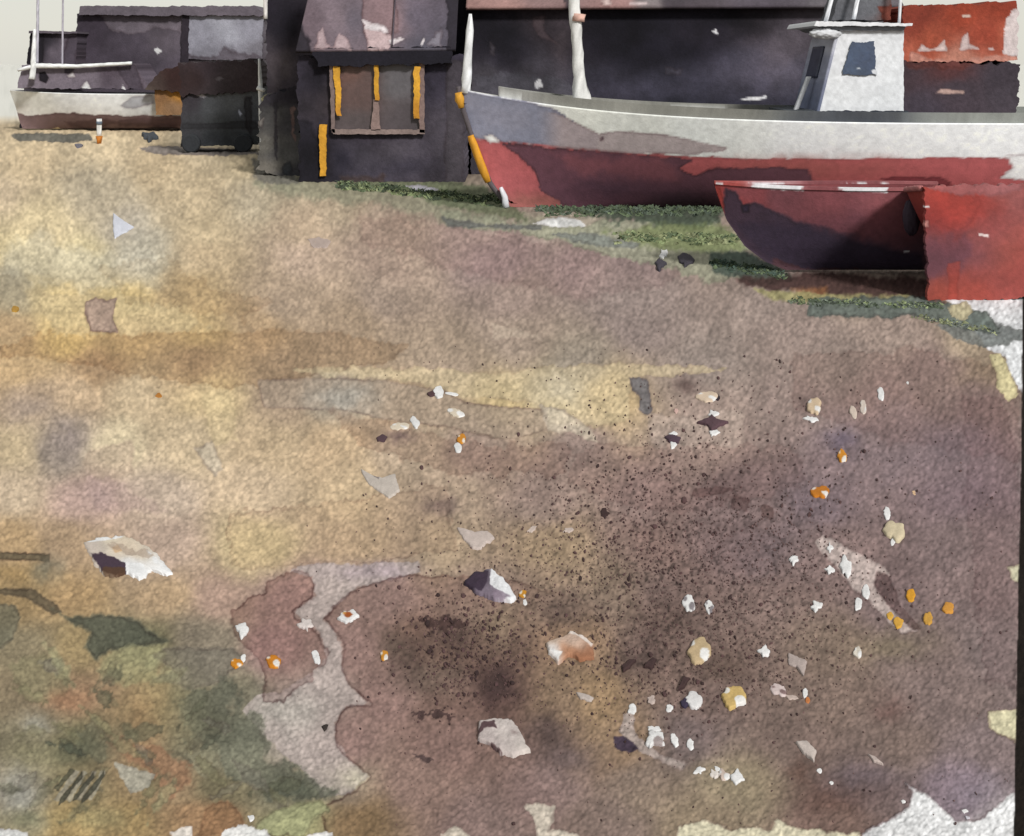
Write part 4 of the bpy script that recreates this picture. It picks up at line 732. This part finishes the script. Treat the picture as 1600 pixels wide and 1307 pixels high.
Yc = 31.2
ct = thing('trailer', (X(350, Yc), Yc, 0), 'dark two-wheeled trailer piled with brown-black gear, between the far boat and the black hut', 'trailer')
panel('body', [(284, 140), (410, 136), (404, 226), (282, 230)], Yc, 1.3, [(300,160,(54,50,54)),(330,165,(84,86,88)),(370,160,(92,94,96)),(300,200,(60,60,62)),(350,200,(66,68,68)),(390,190,(72,74,78)),(340,220,(50,52,54)),(400,220,(62,64,64))],
      [('p',(48,48,50),.8,[(284,194),(400,190),(402,200),(286,202)],dict(ro=2)),('p',(200,200,204),.9,[(306,150),(315,145),(324,150),(318,155)],dict(ro=1.5)),('p',(196,206,222),.9,[(373,172),(378,178),(374,184)],dict(ro=1)),('p',(196,200,206),.9,[(404,168),(408,164),(410,182),(404,186)],dict(ro=1.2)),
       ('p',(42,40,42),.7,[(380,150),(396,148),(392,210),(384,200)],dict(ro=3))], ct, 2.5, 2, seed=141)
panel('load', [(280, 100), (400, 92), (408, 142), (284, 150)], Yc - .1, 1.2, [(300,120,(50,38,38)),(350,115,(66,58,60)),(380,130,(60,50,52)),(350,140,(58,50,52)),(330,105,(60,50,54))],
      [('p',(112,108,110),.8,[(336,124),(344,120),(352,122),(342,128)],dict(ro=2))], ct, 5, 2, seed=142)
def wheel(name, c, r, w_, col, parent):
    V = []; Fc = []; n = 20
    for yy, rr in ((-w_, r * .35), (-w_, r * .88), (-w_ * .7, r), (w_ * .7, r), (w_, r * .88), (w_, r * .35)):
        for j in range(n): a = 2 * math.pi * j / n; V.append((c[0] + rr * math.cos(a), c[1] + yy, c[2] + rr * math.sin(a)))
    for k in range(5):
        for j in range(n): Fc.append((k * n + j, k * n + (j + 1) % n, (k + 1) * n + (j + 1) % n, (k + 1) * n + j))
    Fc += [tuple(range(n)), tuple(5 * n + j for j in range(n))[::-1]]
    return mesh(name, V, Fc, alb(col), M('wall'), parent)
for px in (299, 380): wheel('wheel', (X(px, Yc - .05), Yc - .05, .25), .25, .08, (52, 54, 56), ct)
tube('drawbar', [V3(402, 222, Yc), V3(424, 232, Yc - .5)], .03, (60, 60, 60), ct)
wp = thing('white_post', (X(405, 30), 30, 0), 'slim white post standing at the right end of the dark trailer', 'post')
tube('shaft', [(X(408, 30), 30, 0), V3(407, 140, 30), V3(405, 92, 30)], [.03, .06, .03], (220, 220, 214), wp)
tag(tube('cap', [V3(402, 138, 29.95), V3(413, 142, 29.9)], .05, (214, 212, 204), wp), 'small white cross piece')
nh = panel('net_heap', [(408, 150), (468, 132), (471, 289), (400, 264)], 24.7, .9,
    [(430,150,(52,48,54)),(455,150,(44,40,46)),(425,190,(78,76,74)),(450,200,(64,62,64)),(415,225,(104,100,92)),(440,240,(84,82,80)),(425,262,(112,106,96)),(458,270,(66,64,66))],
    [('p',(50,48,52),.8,[(428,160),(434,160),(432,250),(429,240)],dict(ro=2)),('p',(172,170,120),.8,[(402,150),(410,142),(414,150),(408,156)],dict(ro=1.5)),
     ('p',(60,62,64),.8,[(440,262),(452,254),(458,268),(448,276)],dict(ro=2)),('p',(134,106,98),.7,[(452,170),(461,165),(461,220),(455,215)],dict(ro=2)),('p',(166,160,150),.7,[(404,190),(412,186),(410,204)],dict(ro=2))], None, 6, 2, seed=151, mottle=.3)
tag(nh, 'grey-green netting hanging in a ragged heap against the left side of the black hut', 'net heap')
mk = thing('marker_post', (X(155, 34.6), 34.6, 0), 'short white marker post with an orange foot, in front of the far white boat', 'post')
tube('shaft', [V3(155, 212, 34.6), V3(155, 186, 34.6)], .075, (222, 220, 212), mk)
tube('foot', [V3(155, 225, 34.6), V3(155, 213, 34.6)], [.06, .1], (190, 112, 34), mk)
tube('band', [V3(155, 195, 34.58), V3(155, 190, 34.58)], .085, (90, 100, 110), mk)

# ------------------------------------------------------------------ stones, shells and flotsam
WH, CR, PK, OC, DK = (216, 213, 206), (196, 182, 158), (184, 164, 152), (192, 124, 34), (62, 46, 52)
def stone(name, poly, H, base, washes, label, cat, group=None, ro=2.2, sc=8, seed=1, rings=9):
    """poly outline in photo pixels on the ground; a real low domed solid H metres high"""
    P = np.array(poly, float); Q = []
    n = len(P)
    if np.linalg.norm(np.roll(P, -1, 0) - P, axis=1).mean() < 4.5: Q = P
    else:
        for i in range(n):
            k = max(2, int(np.linalg.norm(P[(i + 1) % n] - P[i]) / 1.8))
            for j in range(k): Q.append(P[i] + (P[(i + 1) % n] - P[i]) * j / k)
        Q = np.array(Q)
    c = Q.mean(0); m = len(Q)
    d = (Q - c) / (np.linalg.norm(Q - c, axis=1)[:, None] + 1e-6)
    Q = Q + d * (ro * 1.5 * fbm(Q[:, 0], Q[:, 1], sc, 3, seed, .7))[:, None]
    V = []; UVp = []
    fr_ = [1.0, .985, .95, .9, .8, .66, .5, .34, .17]
    hh = [0, .42, .66, .8, .9, .97, 1.0, 1.0, .98]
    if np.ptp(P[:, 0]) > 34:
        f2 = np.linspace(1, .04, 30); hh = np.interp(f2, fr_[::-1], hh[::-1]); fr_ = list(f2); hh = list(hh)
    for f, h in zip(fr_, hh):
        q = c + (Q - c) * f; Yq = depth(q[:, 1])
        z = H * h * (1 + (.3 * fbm(q[:, 0], q[:, 1], sc * 1.3, 3, seed + 3) if 0 < h else 0)) * np.ones(m)
        V.append(np.c_[X(q[:, 0], Yq), Yq, z - (.01 if h == 0 else 0)]); UVp.append(q)
    V = np.concatenate(V); UVp = np.concatenate(UVp)
    V = np.r_[V, [[X(c[0], depth(c[1])), depth(c[1]), H * .97]]]; UVp = np.r_[UVp, [c]]
    Fc = [(k * m + j, k * m + (j + 1) % m, (k + 1) * m + (j + 1) % m, (k + 1) * m + j) for k in range(len(fr_) - 1) for j in range(m)]
    Fc += [((len(fr_) - 1) * m + j, (len(fr_) - 1) * m + (j + 1) % m, len(V) - 1) for j in range(m)]
    C = alb(paint(UVp[:, 0], UVp[:, 1], base, washes, .06, seed, .03), GH)
    o = mesh(name, V, Fc, C, M('stone'), None, True)
    return tag(o, label, cat, group)
def chip(cx, cy, w_, h_, rot, seed):
    q = random.Random(seed); n = q.choice((7, 8, 9)); r = R(rot); out_ = []
    for i in range(n):
        a = 2 * math.pi * (i + q.uniform(-.3, .3)) / n; k = q.uniform(.62, 1.0) if i % 2 else q.uniform(.92, 1.28)
        x, y = math.cos(a) * w_ / 2 * k, math.sin(a) * h_ / 2 * k
        out_.append((cx + x * math.cos(r) - y * math.sin(r), cy + x * math.sin(r) + y * math.cos(r)))
    return out_
def ell(cx, cy, w_, h_, rot=0, n=26):
    a = np.linspace(0, 2 * math.pi, n, endpoint=False); x = np.cos(a) * w_ / 2; y = np.sin(a) * h_ / 2; r = R(rot)
    return [(cx + p * math.cos(r) - q * math.sin(r), cy + p * math.sin(r) + q * math.cos(r)) for p, q in zip(x, y)]
# larger rocks
stone('rock', [(130,850),(150,843),(192,839),(218,849),(244,866),(260,884),(272,899),(262,902),(240,894),(232,900),(222,909),(200,899),(182,903),(164,903),(148,888),(140,868)], .015, [(180,850,(204,190,164)),(210,865,(200,182,156)),(250,888,(222,220,214)),(150,870,(190,176,160)),(220,898,(222,220,214))],
      [('p',(222,220,214),.95,[(128,850),(160,840),(196,836),(190,843),(140,852)],dict(ro=1.5,rim=0)),('p',(188,150,108),.7,[(176,862),(184,858),(190,866),(180,868)],dict(ro=2,rim=0)),('p',(222,220,214),.9,[(222,856),(246,874),(272,900),(256,896),(240,884)],dict(ro=4,rim=0)),('p',(150,130,112),.5,[(150,850),(240,868),(244,876),(200,874)],dict(ro=6,rim=0,dry=5)),('p',(60,44,56),.95,[(138,866),(160,868),(196,884),(196,902),(166,902),(150,884)],dict(ro=3,rim=.1)),('p',(84,58,36),.8,[(160,892),(196,892),(194,904),(164,904)],dict(ro=2,rim=0)),('p',(222,220,214),.95,[(196,884),(226,886),(222,908),(198,902)],dict(ro=3,rim=0,dry=2))],  # dark lower left is shade painted into the rock's colour
      'largest cream and white rock, with shade painted on its lower left, alone on ochre sand at lower left', 'rock', ro=4, sc=9, seed=201)
stone('rock', [(724,914),(742,898),(768,892),(790,910),(808,938),(800,944),(772,940),(745,930)], .022, [(745,910,(60,48,60)),(785,915,(214,210,206)),(795,935,(206,200,196)),(760,935,(120,106,116))],
      [('p',(58,45,58),.95,[(722,914),(742,896),(764,898),(762,918),(752,930),(734,922)],dict(ro=2,rim=0)),('p',(222,220,216),.95,[(768,890),(776,894),(806,936),(800,944),(778,930),(764,922)],dict(ro=2,rim=0)),('p',(128,112,122),.8,[(770,930),(796,938),(772,940)],dict(ro=2,rim=0))],  # plum paints the rock's shaded side, white its lit side
      'rock with plum shade painted on its left half and white on its right, right of centre foreground', 'rock', ro=2.5, seed=202)
stone('rock', [(852,1008),(880,998),(892,988),(912,998),(928,1010),(928,1032),(905,1034),(890,1026),(872,1040),(858,1024)], .018, [(870,1010,(190,166,144)),(900,1005,(186,160,140)),(895,1025,(166,116,84)),(915,1030,(140,92,64)),(865,1030,(220,214,206))],
      [('p',(222,218,210),.95,[(858,1018),(880,1024),(872,1040)],dict(ro=2,rim=0)),('p',(218,208,196),.8,[(882,992),(900,990),(926,1010),(924,1016),(900,998)],dict(ro=1.5,rim=0))], 'tan angular stone with an orange-brown base and white corner, below the plum and white rock', 'stone', ro=2, seed=203)
stone('rock', [(750,1130),(778,1126),(800,1128),(815,1150),(828,1176),(806,1186),(782,1180),(760,1164),(744,1158)], .018, [(790,1140,(190,178,168)),(810,1165,(194,182,170)),(770,1160,(180,166,158))],
      [('p',(76,54,56),.9,[(744,1154),(754,1132),(772,1132),(776,1146),(758,1148)],dict(ro=3,rim=0)),('p',(84,60,60),.9,[(750,1160),(770,1168),(786,1182),(764,1170)],dict(ro=2,rim=0)),('g',(110,90,86),.5,(804,1152,7,4))], 'pale mottled angular stone with dark left edge, on the dark brown sand at bottom centre', 'stone', ro=2.5, seed=204)
stone('flat_stone', [(177,334),(196,348),(210,356),(196,364),(179,374),(176,350)], .025, (206,206,210), [], 'white triangular flat stone alone on the upper left sand', 'stone', ro=1.2, seed=205)
stone('flat_stone', [(562,734),(580,744),(598,748),(618,742),(626,768),(608,780),(590,768),(574,756)], .012, (184,172,158), [('p',(120,110,106),.8,[(584,746),(594,744),(592,752)],dict(ro=1.5,rim=0))], 'pale winged flat stone with a small dark nick, left of centre', 'stone', ro=1.5, seed=206)
stone('flat_stone', [(714,826),(740,832),(764,832),(772,842),(752,860),(738,858),(722,842)], .012, (184,168,156), [], 'pale pinkish wedge-shaped flat stone above the plum and white rock', 'stone', ro=2, seed=207)
stone('flat_stone', [(480,374),(500,370),(518,378),(512,388),(490,388)], .01, (180,160,146), [], 'faint pinkish flat stone on the upper sand below the hut', 'stone', ro=2, seed=208)
stone('flat_stone', [(1232,1022),(1246,1028),(1262,1036),(1256,1058),(1244,1046),(1232,1040)], .01, (170,154,144), [], 'dull pinkish star-shaped flat stone at lower right', 'stone', ro=2, seed=209)
stone('flat_stone', [(1243,1162),(1260,1160),(1276,1176),(1272,1192),(1256,1180)], .012, (186,172,160), [], 'pale oblong flat stone lying aslant near the bottom right', 'stone', ro=1.5, seed=210)
stone('flat_stone', [(1356,1180),(1366,1184),(1380,1196),(1366,1192)], .008, (190,172,160), [], 'thin pink splinter of stone near the bottom right', 'stone', ro=1, seed=211)
stone('flat_stone', [(900,1084),(914,1086),(928,1092),(924,1098),(906,1094)], .008, (184,170,158), [], 'small thin pale flake below the tan angular stone', 'stone', ro=1.2, seed=212)
# pebbles: (cx, cy, w, h, rot, colour, second colour or None, label)
PB = [
 (685,614,15,18,-20,WH,None,'white teardrop pebble with a plum shadow patch at its left foot, in mid picture'),
 (706,616,22,5,8,WH,None,'thin white sliver joined to the teardrop pebble in mid picture'),
 (713,646,28,12,18,CR,WH,'cream bent shell fragment below the teardrop pebble'),
 (624,667,30,11,-4,(200,186,162),WH,'cream oblong pebble left of the white egg-shaped one'),
 (648,661,13,19,-28,WH,None,'white egg-shaped pebble beside the cream oblong one in mid picture'),
 (721,687,13,14,0,OC,WH,'small amber pebble with a pale edge in mid picture'),
 (716,700,12,16,-10,WH,None,'white oval pebble right under the small amber one in mid picture'),
 (1105,621,34,15,0,(198,176,150),WH,'tan peanut-shaped pebble with a dark dot on its right'),
 (1114,648,16,12,0,WH,None,'white upper tip of a dark-winged stone, right of centre'),
 (1114,678,14,12,0,WH,None,'white lower tip of a dark-winged stone, right of centre'),
 (1053,679,14,9,0,WH,None,'white pebble on the upper side of the small dark smear'),
 (1052,694,10,14,0,WH,None,'white pebble on the lower side of the small dark smear'),
 (1272,636,22,24,20,(192,168,136),WH,'tan and white lump of shell above the amber pebbles on the right'),
 (1268,656,22,9,10,WH,None,'white crumb of shell under the tan and white lump'),
 (1333,645,11,22,-15,(196,178,160),None,'left one of two upright pale slips at upper right'),
 (1349,637,10,24,-5,(204,188,172),WH,'right one of two upright pale slips at upper right'),
 (1376,616,11,22,-8,WH,None,'bright white spindle pebble, highest of the pebbles at right'),
 (1316,713,13,22,-15,OC,WH,'upright amber pebble on lilac sand with dark blot above'),
 (1281,770,30,18,-5,(184,110,28),WH,'wide amber and white pebble below the upright amber one'),
 (1386,803,10,20,-15,WH,None,'narrow white pebble just above the beige three-lobed one'),
 (1398,832,32,26,0,(196,180,146),None,'beige three-lobed pebble at right with a white tip below'),
 (1395,848,9,12,0,WH,None,'white tip pebble touching the bottom of the beige three-lobed one'),
 (1240,876,14,18,10,WH,None,'white chip left of the top of the long pale streak'),
 (1296,858,10,18,0,WH,None,'white pebble at the top end of the long pale streak'),
 (1322,886,16,36,-5,WH,None,'biggest white pebble on the long pale streak'),
 (1296,891,16,12,10,WH,None,'small white pebble left of the biggest on the long pale streak'),
 (1353,926,11,24,-5,WH,None,'slim white pebble on the lower right of the long pale streak'),
 (1341,945,11,22,5,WH,None,'slim white pebble just under the long pale streak'),
 (1275,950,18,16,10,WH,None,'white jagged chip lower left of the long pale streak'),
 (1391,963,10,12,0,(204,156,60),None,'upper amber fleck at the tail of the long pale streak'),
 (1404,974,18,16,20,(200,150,56),None,'lower amber fleck at the tail of the long pale streak'),
 (1423,932,14,22,-10,(200,140,36),None,'topmost amber fleck of three right of the pale streak'),
 (1450,968,15,20,0,(196,146,60),None,'lowest amber fleck of three right of the pale streak'),
 (1482,951,18,18,20,(196,136,54),None,'rightmost amber fleck of three right of the pale streak'),
 (1340,1020,14,18,-10,(200,190,172),WH,'lone cream chip under the amber flecks at lower right'),
 (1194,1020,16,16,0,WH,None,'white notched chip between the shell cluster and the star-shaped stone'),
 (1076,944,17,24,-10,WH,(120,112,112),'left one of two speckled white pebbles in the brown grit'),
 (1108,949,13,24,-5,WH,(120,112,112),'right crescent of two speckled white pebbles in the brown grit'),
 (1092,1018,32,38,10,(180,156,118),WH,'ochre and white crusty shell piece in the brown grit'),
 (1084,1097,26,26,0,(210,206,200),None,'white jagged chip with an ink-blue left side, below the crusty shell'),
 (1070,1099,15,15,0,(56,48,66),None,'ink-blue pebble touching the white jagged chip'),
 (1046,1108,11,12,0,WH,None,'small round white pebble left of the ink-blue one'),
 (1018,1094,12,15,0,(178,160,148),None,'faint pink chip above the curved pale arc'),
 (1147,1092,38,34,0,(188,158,96),WH,'yellow and white crusty lump right of the jagged chip'),
 (1217,1080,26,18,15,(194,176,168),(120,96,92),'pinkish curled shell right of the yellow crusty lump'),
 (1236,1090,20,8,10,(184,164,150),None,'thin pink tail chip beside the curled shell'),
 (1258,1083,8,16,0,WH,None,'white fleck over an amber dot, near the curled shell'),
 (1262,1095,8,10,0,(180,110,60),None,'amber dot under a white fleck, near the curled shell'),
 (988,1110,14,16,0,WH,None,'round white pebble at the top of the curved pale arc'),
 (1020,1156,30,28,20,WH,(150,136,130),'white lumpy pebble, biggest inside the curved pale arc'),
 (1022,1140,22,9,10,WH,None,'flat white chip on top of the lumpy pebble in the arc'),
 (1054,1158,11,24,-22,WH,None,'leaning white pebble right of the lumpy one in the arc'),
 (1079,1164,10,18,-15,WH,None,'small leaning white pebble farthest right beside the arc'),
 (1092,1206,18,11,-25,WH,None,'white pebble at the left start of the bottom row of chips'),
 (1116,1211,12,14,0,(208,198,186),None,'second chip of the bottom row, buff white'),
 (1130,1212,20,14,25,(196,176,160),WH,'third chip of the bottom row, pinkish'),
 (1152,1218,22,20,15,WH,None,'last and largest white chip of the bottom row'),
 (1120,1202,14,7,30,WH,None,'thin white chip lying above the bottom row'),
 (369,1038,20,14,0,(196,124,30),WH,'amber pebble with a white tip, leftmost of the amber ones'),
 (380,1030,8,14,20,WH,None,'white splinter on the leftmost amber pebble'),
 (426,1035,22,21,0,(190,116,26),WH,'round bright amber pebble on the mauve stain'),
 (543,964,28,20,0,WH,(150,70,20),'white ring-like pebble with a rust-red centre'),
 (378,987,20,20,0,WH,None,'white jagged pebble left of the ring-like one'),
 (478,978,22,18,10,(206,194,184),None,'pale pinkish chip between the two mauve stains'),
 (494,1028,12,22,-20,WH,None,'slim white pebble with a tan foot on the mauve stain edge'),
 (600,1026,13,15,0,(194,130,40),WH,'tiny amber and white pebble right of the pale channel'),
 (817,930,12,12,0,(190,130,36),WH,'small amber pebble at the right of the plum and white rock'),
 (820,942,7,10,0,WH,None,'tiny white chip under the amber pebble by the plum and white rock'),
 (392,1279,12,9,0,WH,None,'tiny white pebble near the bottom left edge'),
 (248,619,11,8,0,(176,112,40),None,'lone brown-orange dot on pale upper left sand'),
 (23,484,12,9,0,(168,126,50),None,'olive-ochre dot near the left edge'),
 (1280,1205,8,7,0,WH,None,'tiny white dot below the oblong flat stone'),
 (1299,1224,6,6,0,WH,None,'smallest white dot near the bottom right margin'),
 (1507,1268,9,7,0,WH,None,'white crumb on lilac sand in the bottom right corner'),
 (1512,1278,8,5,20,(190,184,186),None,'pale grey crumb under the white one in the bottom right corner'),
 (1411,1253,8,5,10,WH,None,'white crumb beside the bottom right white patch'),
 (888,829,16,8,-10,(186,168,154),None,'left pink crumb to the right of the wedge-shaped stone'),
 (832,828,20,8,-30,(188,170,156),None,'slanted pink crumb touching the right of the wedge-shaped stone'),
 (1428,771,5,7,-30,(206,170,130),None,'tiny peach dash at far right on lilac sand'),
 (1418,599,4,4,0,WH,None,'pinprick of white at the upper right'),
 (1056,643,6,9,0,(196,160,146),None,'small pink dash left of the dark-winged stone'),
 (507,1137,10,9,-20,(54,46,42),None,'black seed-like pebble on the pale channel'),
 (944,803,11,15,10,(60,42,40),None,'biggest dark brown pebble in the grit at centre right'),
 (1121,621,8,9,0,(46,36,42),None,'black dot at the right end of the tan peanut-shaped pebble'),
 (1032,414,22,22,0,(64,60,66),None,'left dark lump of a pair below the green weeds'),
 (1070,410,20,22,0,(62,58,64),None,'right dark lump of a pair below the green weeds'),
 (1037,398,13,16,0,WH,None,'white cap above the left dark lump below the green weeds'),
 (234,216,24,12,0,(72,76,80),None,'dark slate stone in front of the far boat stern'),
 (122,229,14,6,0,(110,106,112),None,'small grey stone left below the white marker post'),
 (694,226,1,1,0,WH,None,None),
]
for i, (cx, cy, w_, h_, rot, c1, c2, lab) in enumerate(PB):
    if lab is None: continue
    ws = []
    if c2 is not None:
        if c2 == (150,70,20): ws = [('p', c2, .95, ell(cx + 1, cy, w_ * .5, h_ * .45), dict(ro=1.2, rim=0)), ('p', (200,140,60), .8, ell(cx - 5, cy - 2, w_ * .25, h_ * .3), dict(ro=1, rim=0))]
        else: ws = [('p', c2, .95, ell(cx + w_ * .28, cy + h_ * .26, w_ * .5, h_ * .45, 20), dict(ro=2, rim=0)), ('p', c2, .9, ell(cx - w_ * .32, cy - h_ * .2, w_ * .26, h_ * .3), dict(ro=1.5, rim=0))]
    Yp = depth(cy); H = min(w_, h_) * Yp / F * (.2 if cy > 300 else .5)
    amber = 'amber' in lab
    grp = 'dark pebbles and lumps on the beach' if sum(c1) < 230 else 'amber pebbles on the beach' if amber else 'pale pebbles and shell chips on the beach'
    smooth_ = any(k in lab for k in ('oval', 'egg', 'round', 'teardrop', 'dot', 'spindle', 'leaning', 'slip', 'peanut', 'slim', 'narrow', 'pinprick', 'amber', 'speckled', 'lobed', 'crusty'))
    stone('pebble', ell(cx, cy, w_, h_, rot, max(14, int((w_ + h_) * .8))) if smooth_ else chip(cx, cy, w_, h_, rot, 40 + i), H, c1, ws, lab, 'pebble', grp, ro=min(w_, h_) * (.18 if smooth_ else .24), sc=max(4, min(w_, h_) * .5), seed=300 + i)
# dark-winged stones
stone('stone', [(1088,662),(1106,656),(1112,650),(1120,658),(1138,662),(1124,668),(1112,676),(1104,666)], .02, (84,62,66), [], 'dark plum wing-shaped stone between two white tips', 'stone', ro=1.5, seed=401)
stone('stone', [(1038,685),(1050,681),(1064,686),(1060,694),(1046,692)], .018, (76,58,66), [], 'small dark plum stone between two white pebbles left of the wing-shaped one', 'stone', ro=1.5, seed=402)
stone('stone', [(588,686),(598,680),(606,684),(600,692),(590,691)], .012, (78,58,62), [], 'small plum stone under the cream oblong pebble', 'stone', ro=1, seed=403)
stone('stone', [(668,616),(676,612),(682,618),(672,622)], .012, (76,54,56), [], 'small plum shadow patch at the left foot of the teardrop pebble', 'stone', ro=1, seed=404)  # low dark solid standing in for the teardrop pebble's shadow
for k, (poly, lab) in enumerate([([(970,1044),(984,1034),(994,1034),(984,1044),(974,1052)], 'long dark clot left of the pair in the brown grit'), ([(1006,1044),(1018,1030),(1026,1032),(1020,1046)], 'dark clot right of the long one in the brown grit'),
        ([(1058,1082),(1068,1058),(1078,1062),(1070,1076)], 'slanted dark clot above the ink-blue pebble'), ([(658,920),(690,916),(700,926),(680,934),(664,930)], None)]):
    if lab: stone('seaweed_clot', poly, .012, (66,48,46), [], lab, 'seaweed', 'dark seaweed clots in the grit', ro=2, seed=410 + k)

# ------------------------------------------------------------------ grit (uncountable)
def scatter(name, pts, sizes, cols, label, cat, seed):
    V = []; Fc = []; C = []; r_ = random.Random(seed)
    for (cx, cy), s, c in zip(pts, sizes, cols):
        n = 7; o = len(V); Yp = depth(cy); pm = Yp / F; a0 = r_.random() * 6
        el = r_.uniform(.35, .95); rt = r_.uniform(0, 3.14)
        for ring, zz in ((1, -.002), (.9, .25), (.5, .42)):
            for j in range(n):
                a = a0 + 2 * math.pi * j / n; rr = s / 2 * ring * (.8 + .4 * ((j * 7919 + int(cx)) % 5) / 5)
                dx, dy = rr * math.cos(a), rr * el * math.sin(a)
                qx, qy = cx + dx * math.cos(rt) - dy * math.sin(rt), cy + dx * math.sin(rt) + dy * math.cos(rt)
                Yq = depth(qy); V.append((X(qx, Yq), Yq, zz * s * pm * .6 + .55 * pm if zz > 0 else -.003)); C.append(c)
        for k in range(2):
            for j in range(n): Fc.append((o + k * n + j, o + k * n + (j + 1) % n, o + (k + 1) * n + (j + 1) % n, o + (k + 1) * n + j))
        Fc.append(tuple(o + 2 * n + j for j in range(n)))
    return tag(mesh(name, V, Fc, alb(np.array(C, float), GH), M('stone'), None, False), label, cat, kind='stuff')
pts = []; sz = []; cl = []
for i in range(7400):
    k = random.random()
    if k < .70: x, y = random.gauss(1060, 160), random.gauss(890, 120)
    elif k < .86: x, y = random.gauss(725, 62), random.gauss(1015, 50)
    elif k < .92: x, y = random.gauss(1130, 120), random.gauss(1060, 30)
    else: x, y = random.uniform(560, 1580), random.uniform(540, 1290)
    if not (5 < x < 1575 and 480 < y < 1295): continue
    pts.append((x, y)); s = min(11, 1.2 + random.expovariate(1 / (1.5 if .70 < k < .86 else 1.0))); sz.append(s)
    d = random.uniform(.75, 1.25); cl.append((92 * d, 70 * d, 66 * d) if s < 3.4 else (74 * d, 54 * d, 52 * d))
scatter('dark_grit', pts, sz, cl, 'fine dark brown grit strewn over the mauve sand', 'grit', 5)

# ------------------------------------------------------------------ weeds (uncountable)
def weeds(name, areas, label, seed):
    r_ = random.Random(seed); V = []; Fc = []; C = []
    for (x0, y0, x1, y1, y2, n, hpx, pal) in areas:        # band from (x0,y0) to (x1,y1), y2 px tall
        for _ in range(n):
            t = r_.random(); cx = x0 + (x1 - x0) * t; cy = y0 + (y1 - y0) * t + r_.triangular(-.5, .5, 0) * y2
            Yp = depth(cy); pm = Yp / F; col = pal[r_.randrange(len(pal))]; d = r_.uniform(.8, 1.2)
            for b in range(5):
                o = len(V); bx = X(cx, Yp) + r_.gauss(0, 3.5) * pm; by = Yp + r_.gauss(0, .05)
                h = hpx * pm * r_.uniform(.4, 1.1); lx = r_.gauss(0, .9) * h; ly = r_.gauss(0, .5) * h; w2 = pm * r_.uniform(1.2, 2.6)
                V += [(bx - w2, by, 0), (bx + w2, by, 0), (bx + lx * .5 + w2 * .9, by + ly * .4, h * .6), (bx + lx * .5 - w2 * .9, by + ly * .4, h * .6), (bx + lx, by + ly, h)]
                Fc += [(o, o + 1, o + 2, o + 3), (o + 3, o + 2, o + 4)]
                C += [tuple(q * d for q in col)] * 5
    return tag(mesh(name, V, Fc, alb(np.array(C), GH), M('weed'), None), label, 'weeds', kind='stuff')
g1, g2, g3, g4 = (90, 102, 74), (122, 132, 92), (78, 88, 68), (134, 138, 100)
weeds('low_weeds', [(530,290,800,318,18,200,6,[g1,g2,g3,g3]),(560,296,720,312,10,60,5,[g4,g2])], 'low green weeds along the foot of the black hut', 21)
weeds('low_weeds', [(840,330,1130,330,22,240,6,[g1,g3,g3,(84,94,80)]),(960,372,1160,376,20,110,5,[g2,g4,g1]),(1110,412,1230,432,16,90,5,[g3,(74,90,78),g1])], 'green weeds growing under the big boat and the dinghy bow', 22)
weeds('low_weeds', [(1240,472,1470,480,10,80,5,[(100,108,92),g2,g3]),(1440,496,1560,520,12,40,4,[(110,114,104),g4])], 'grey-green weeds in front of the two red boats', 23)
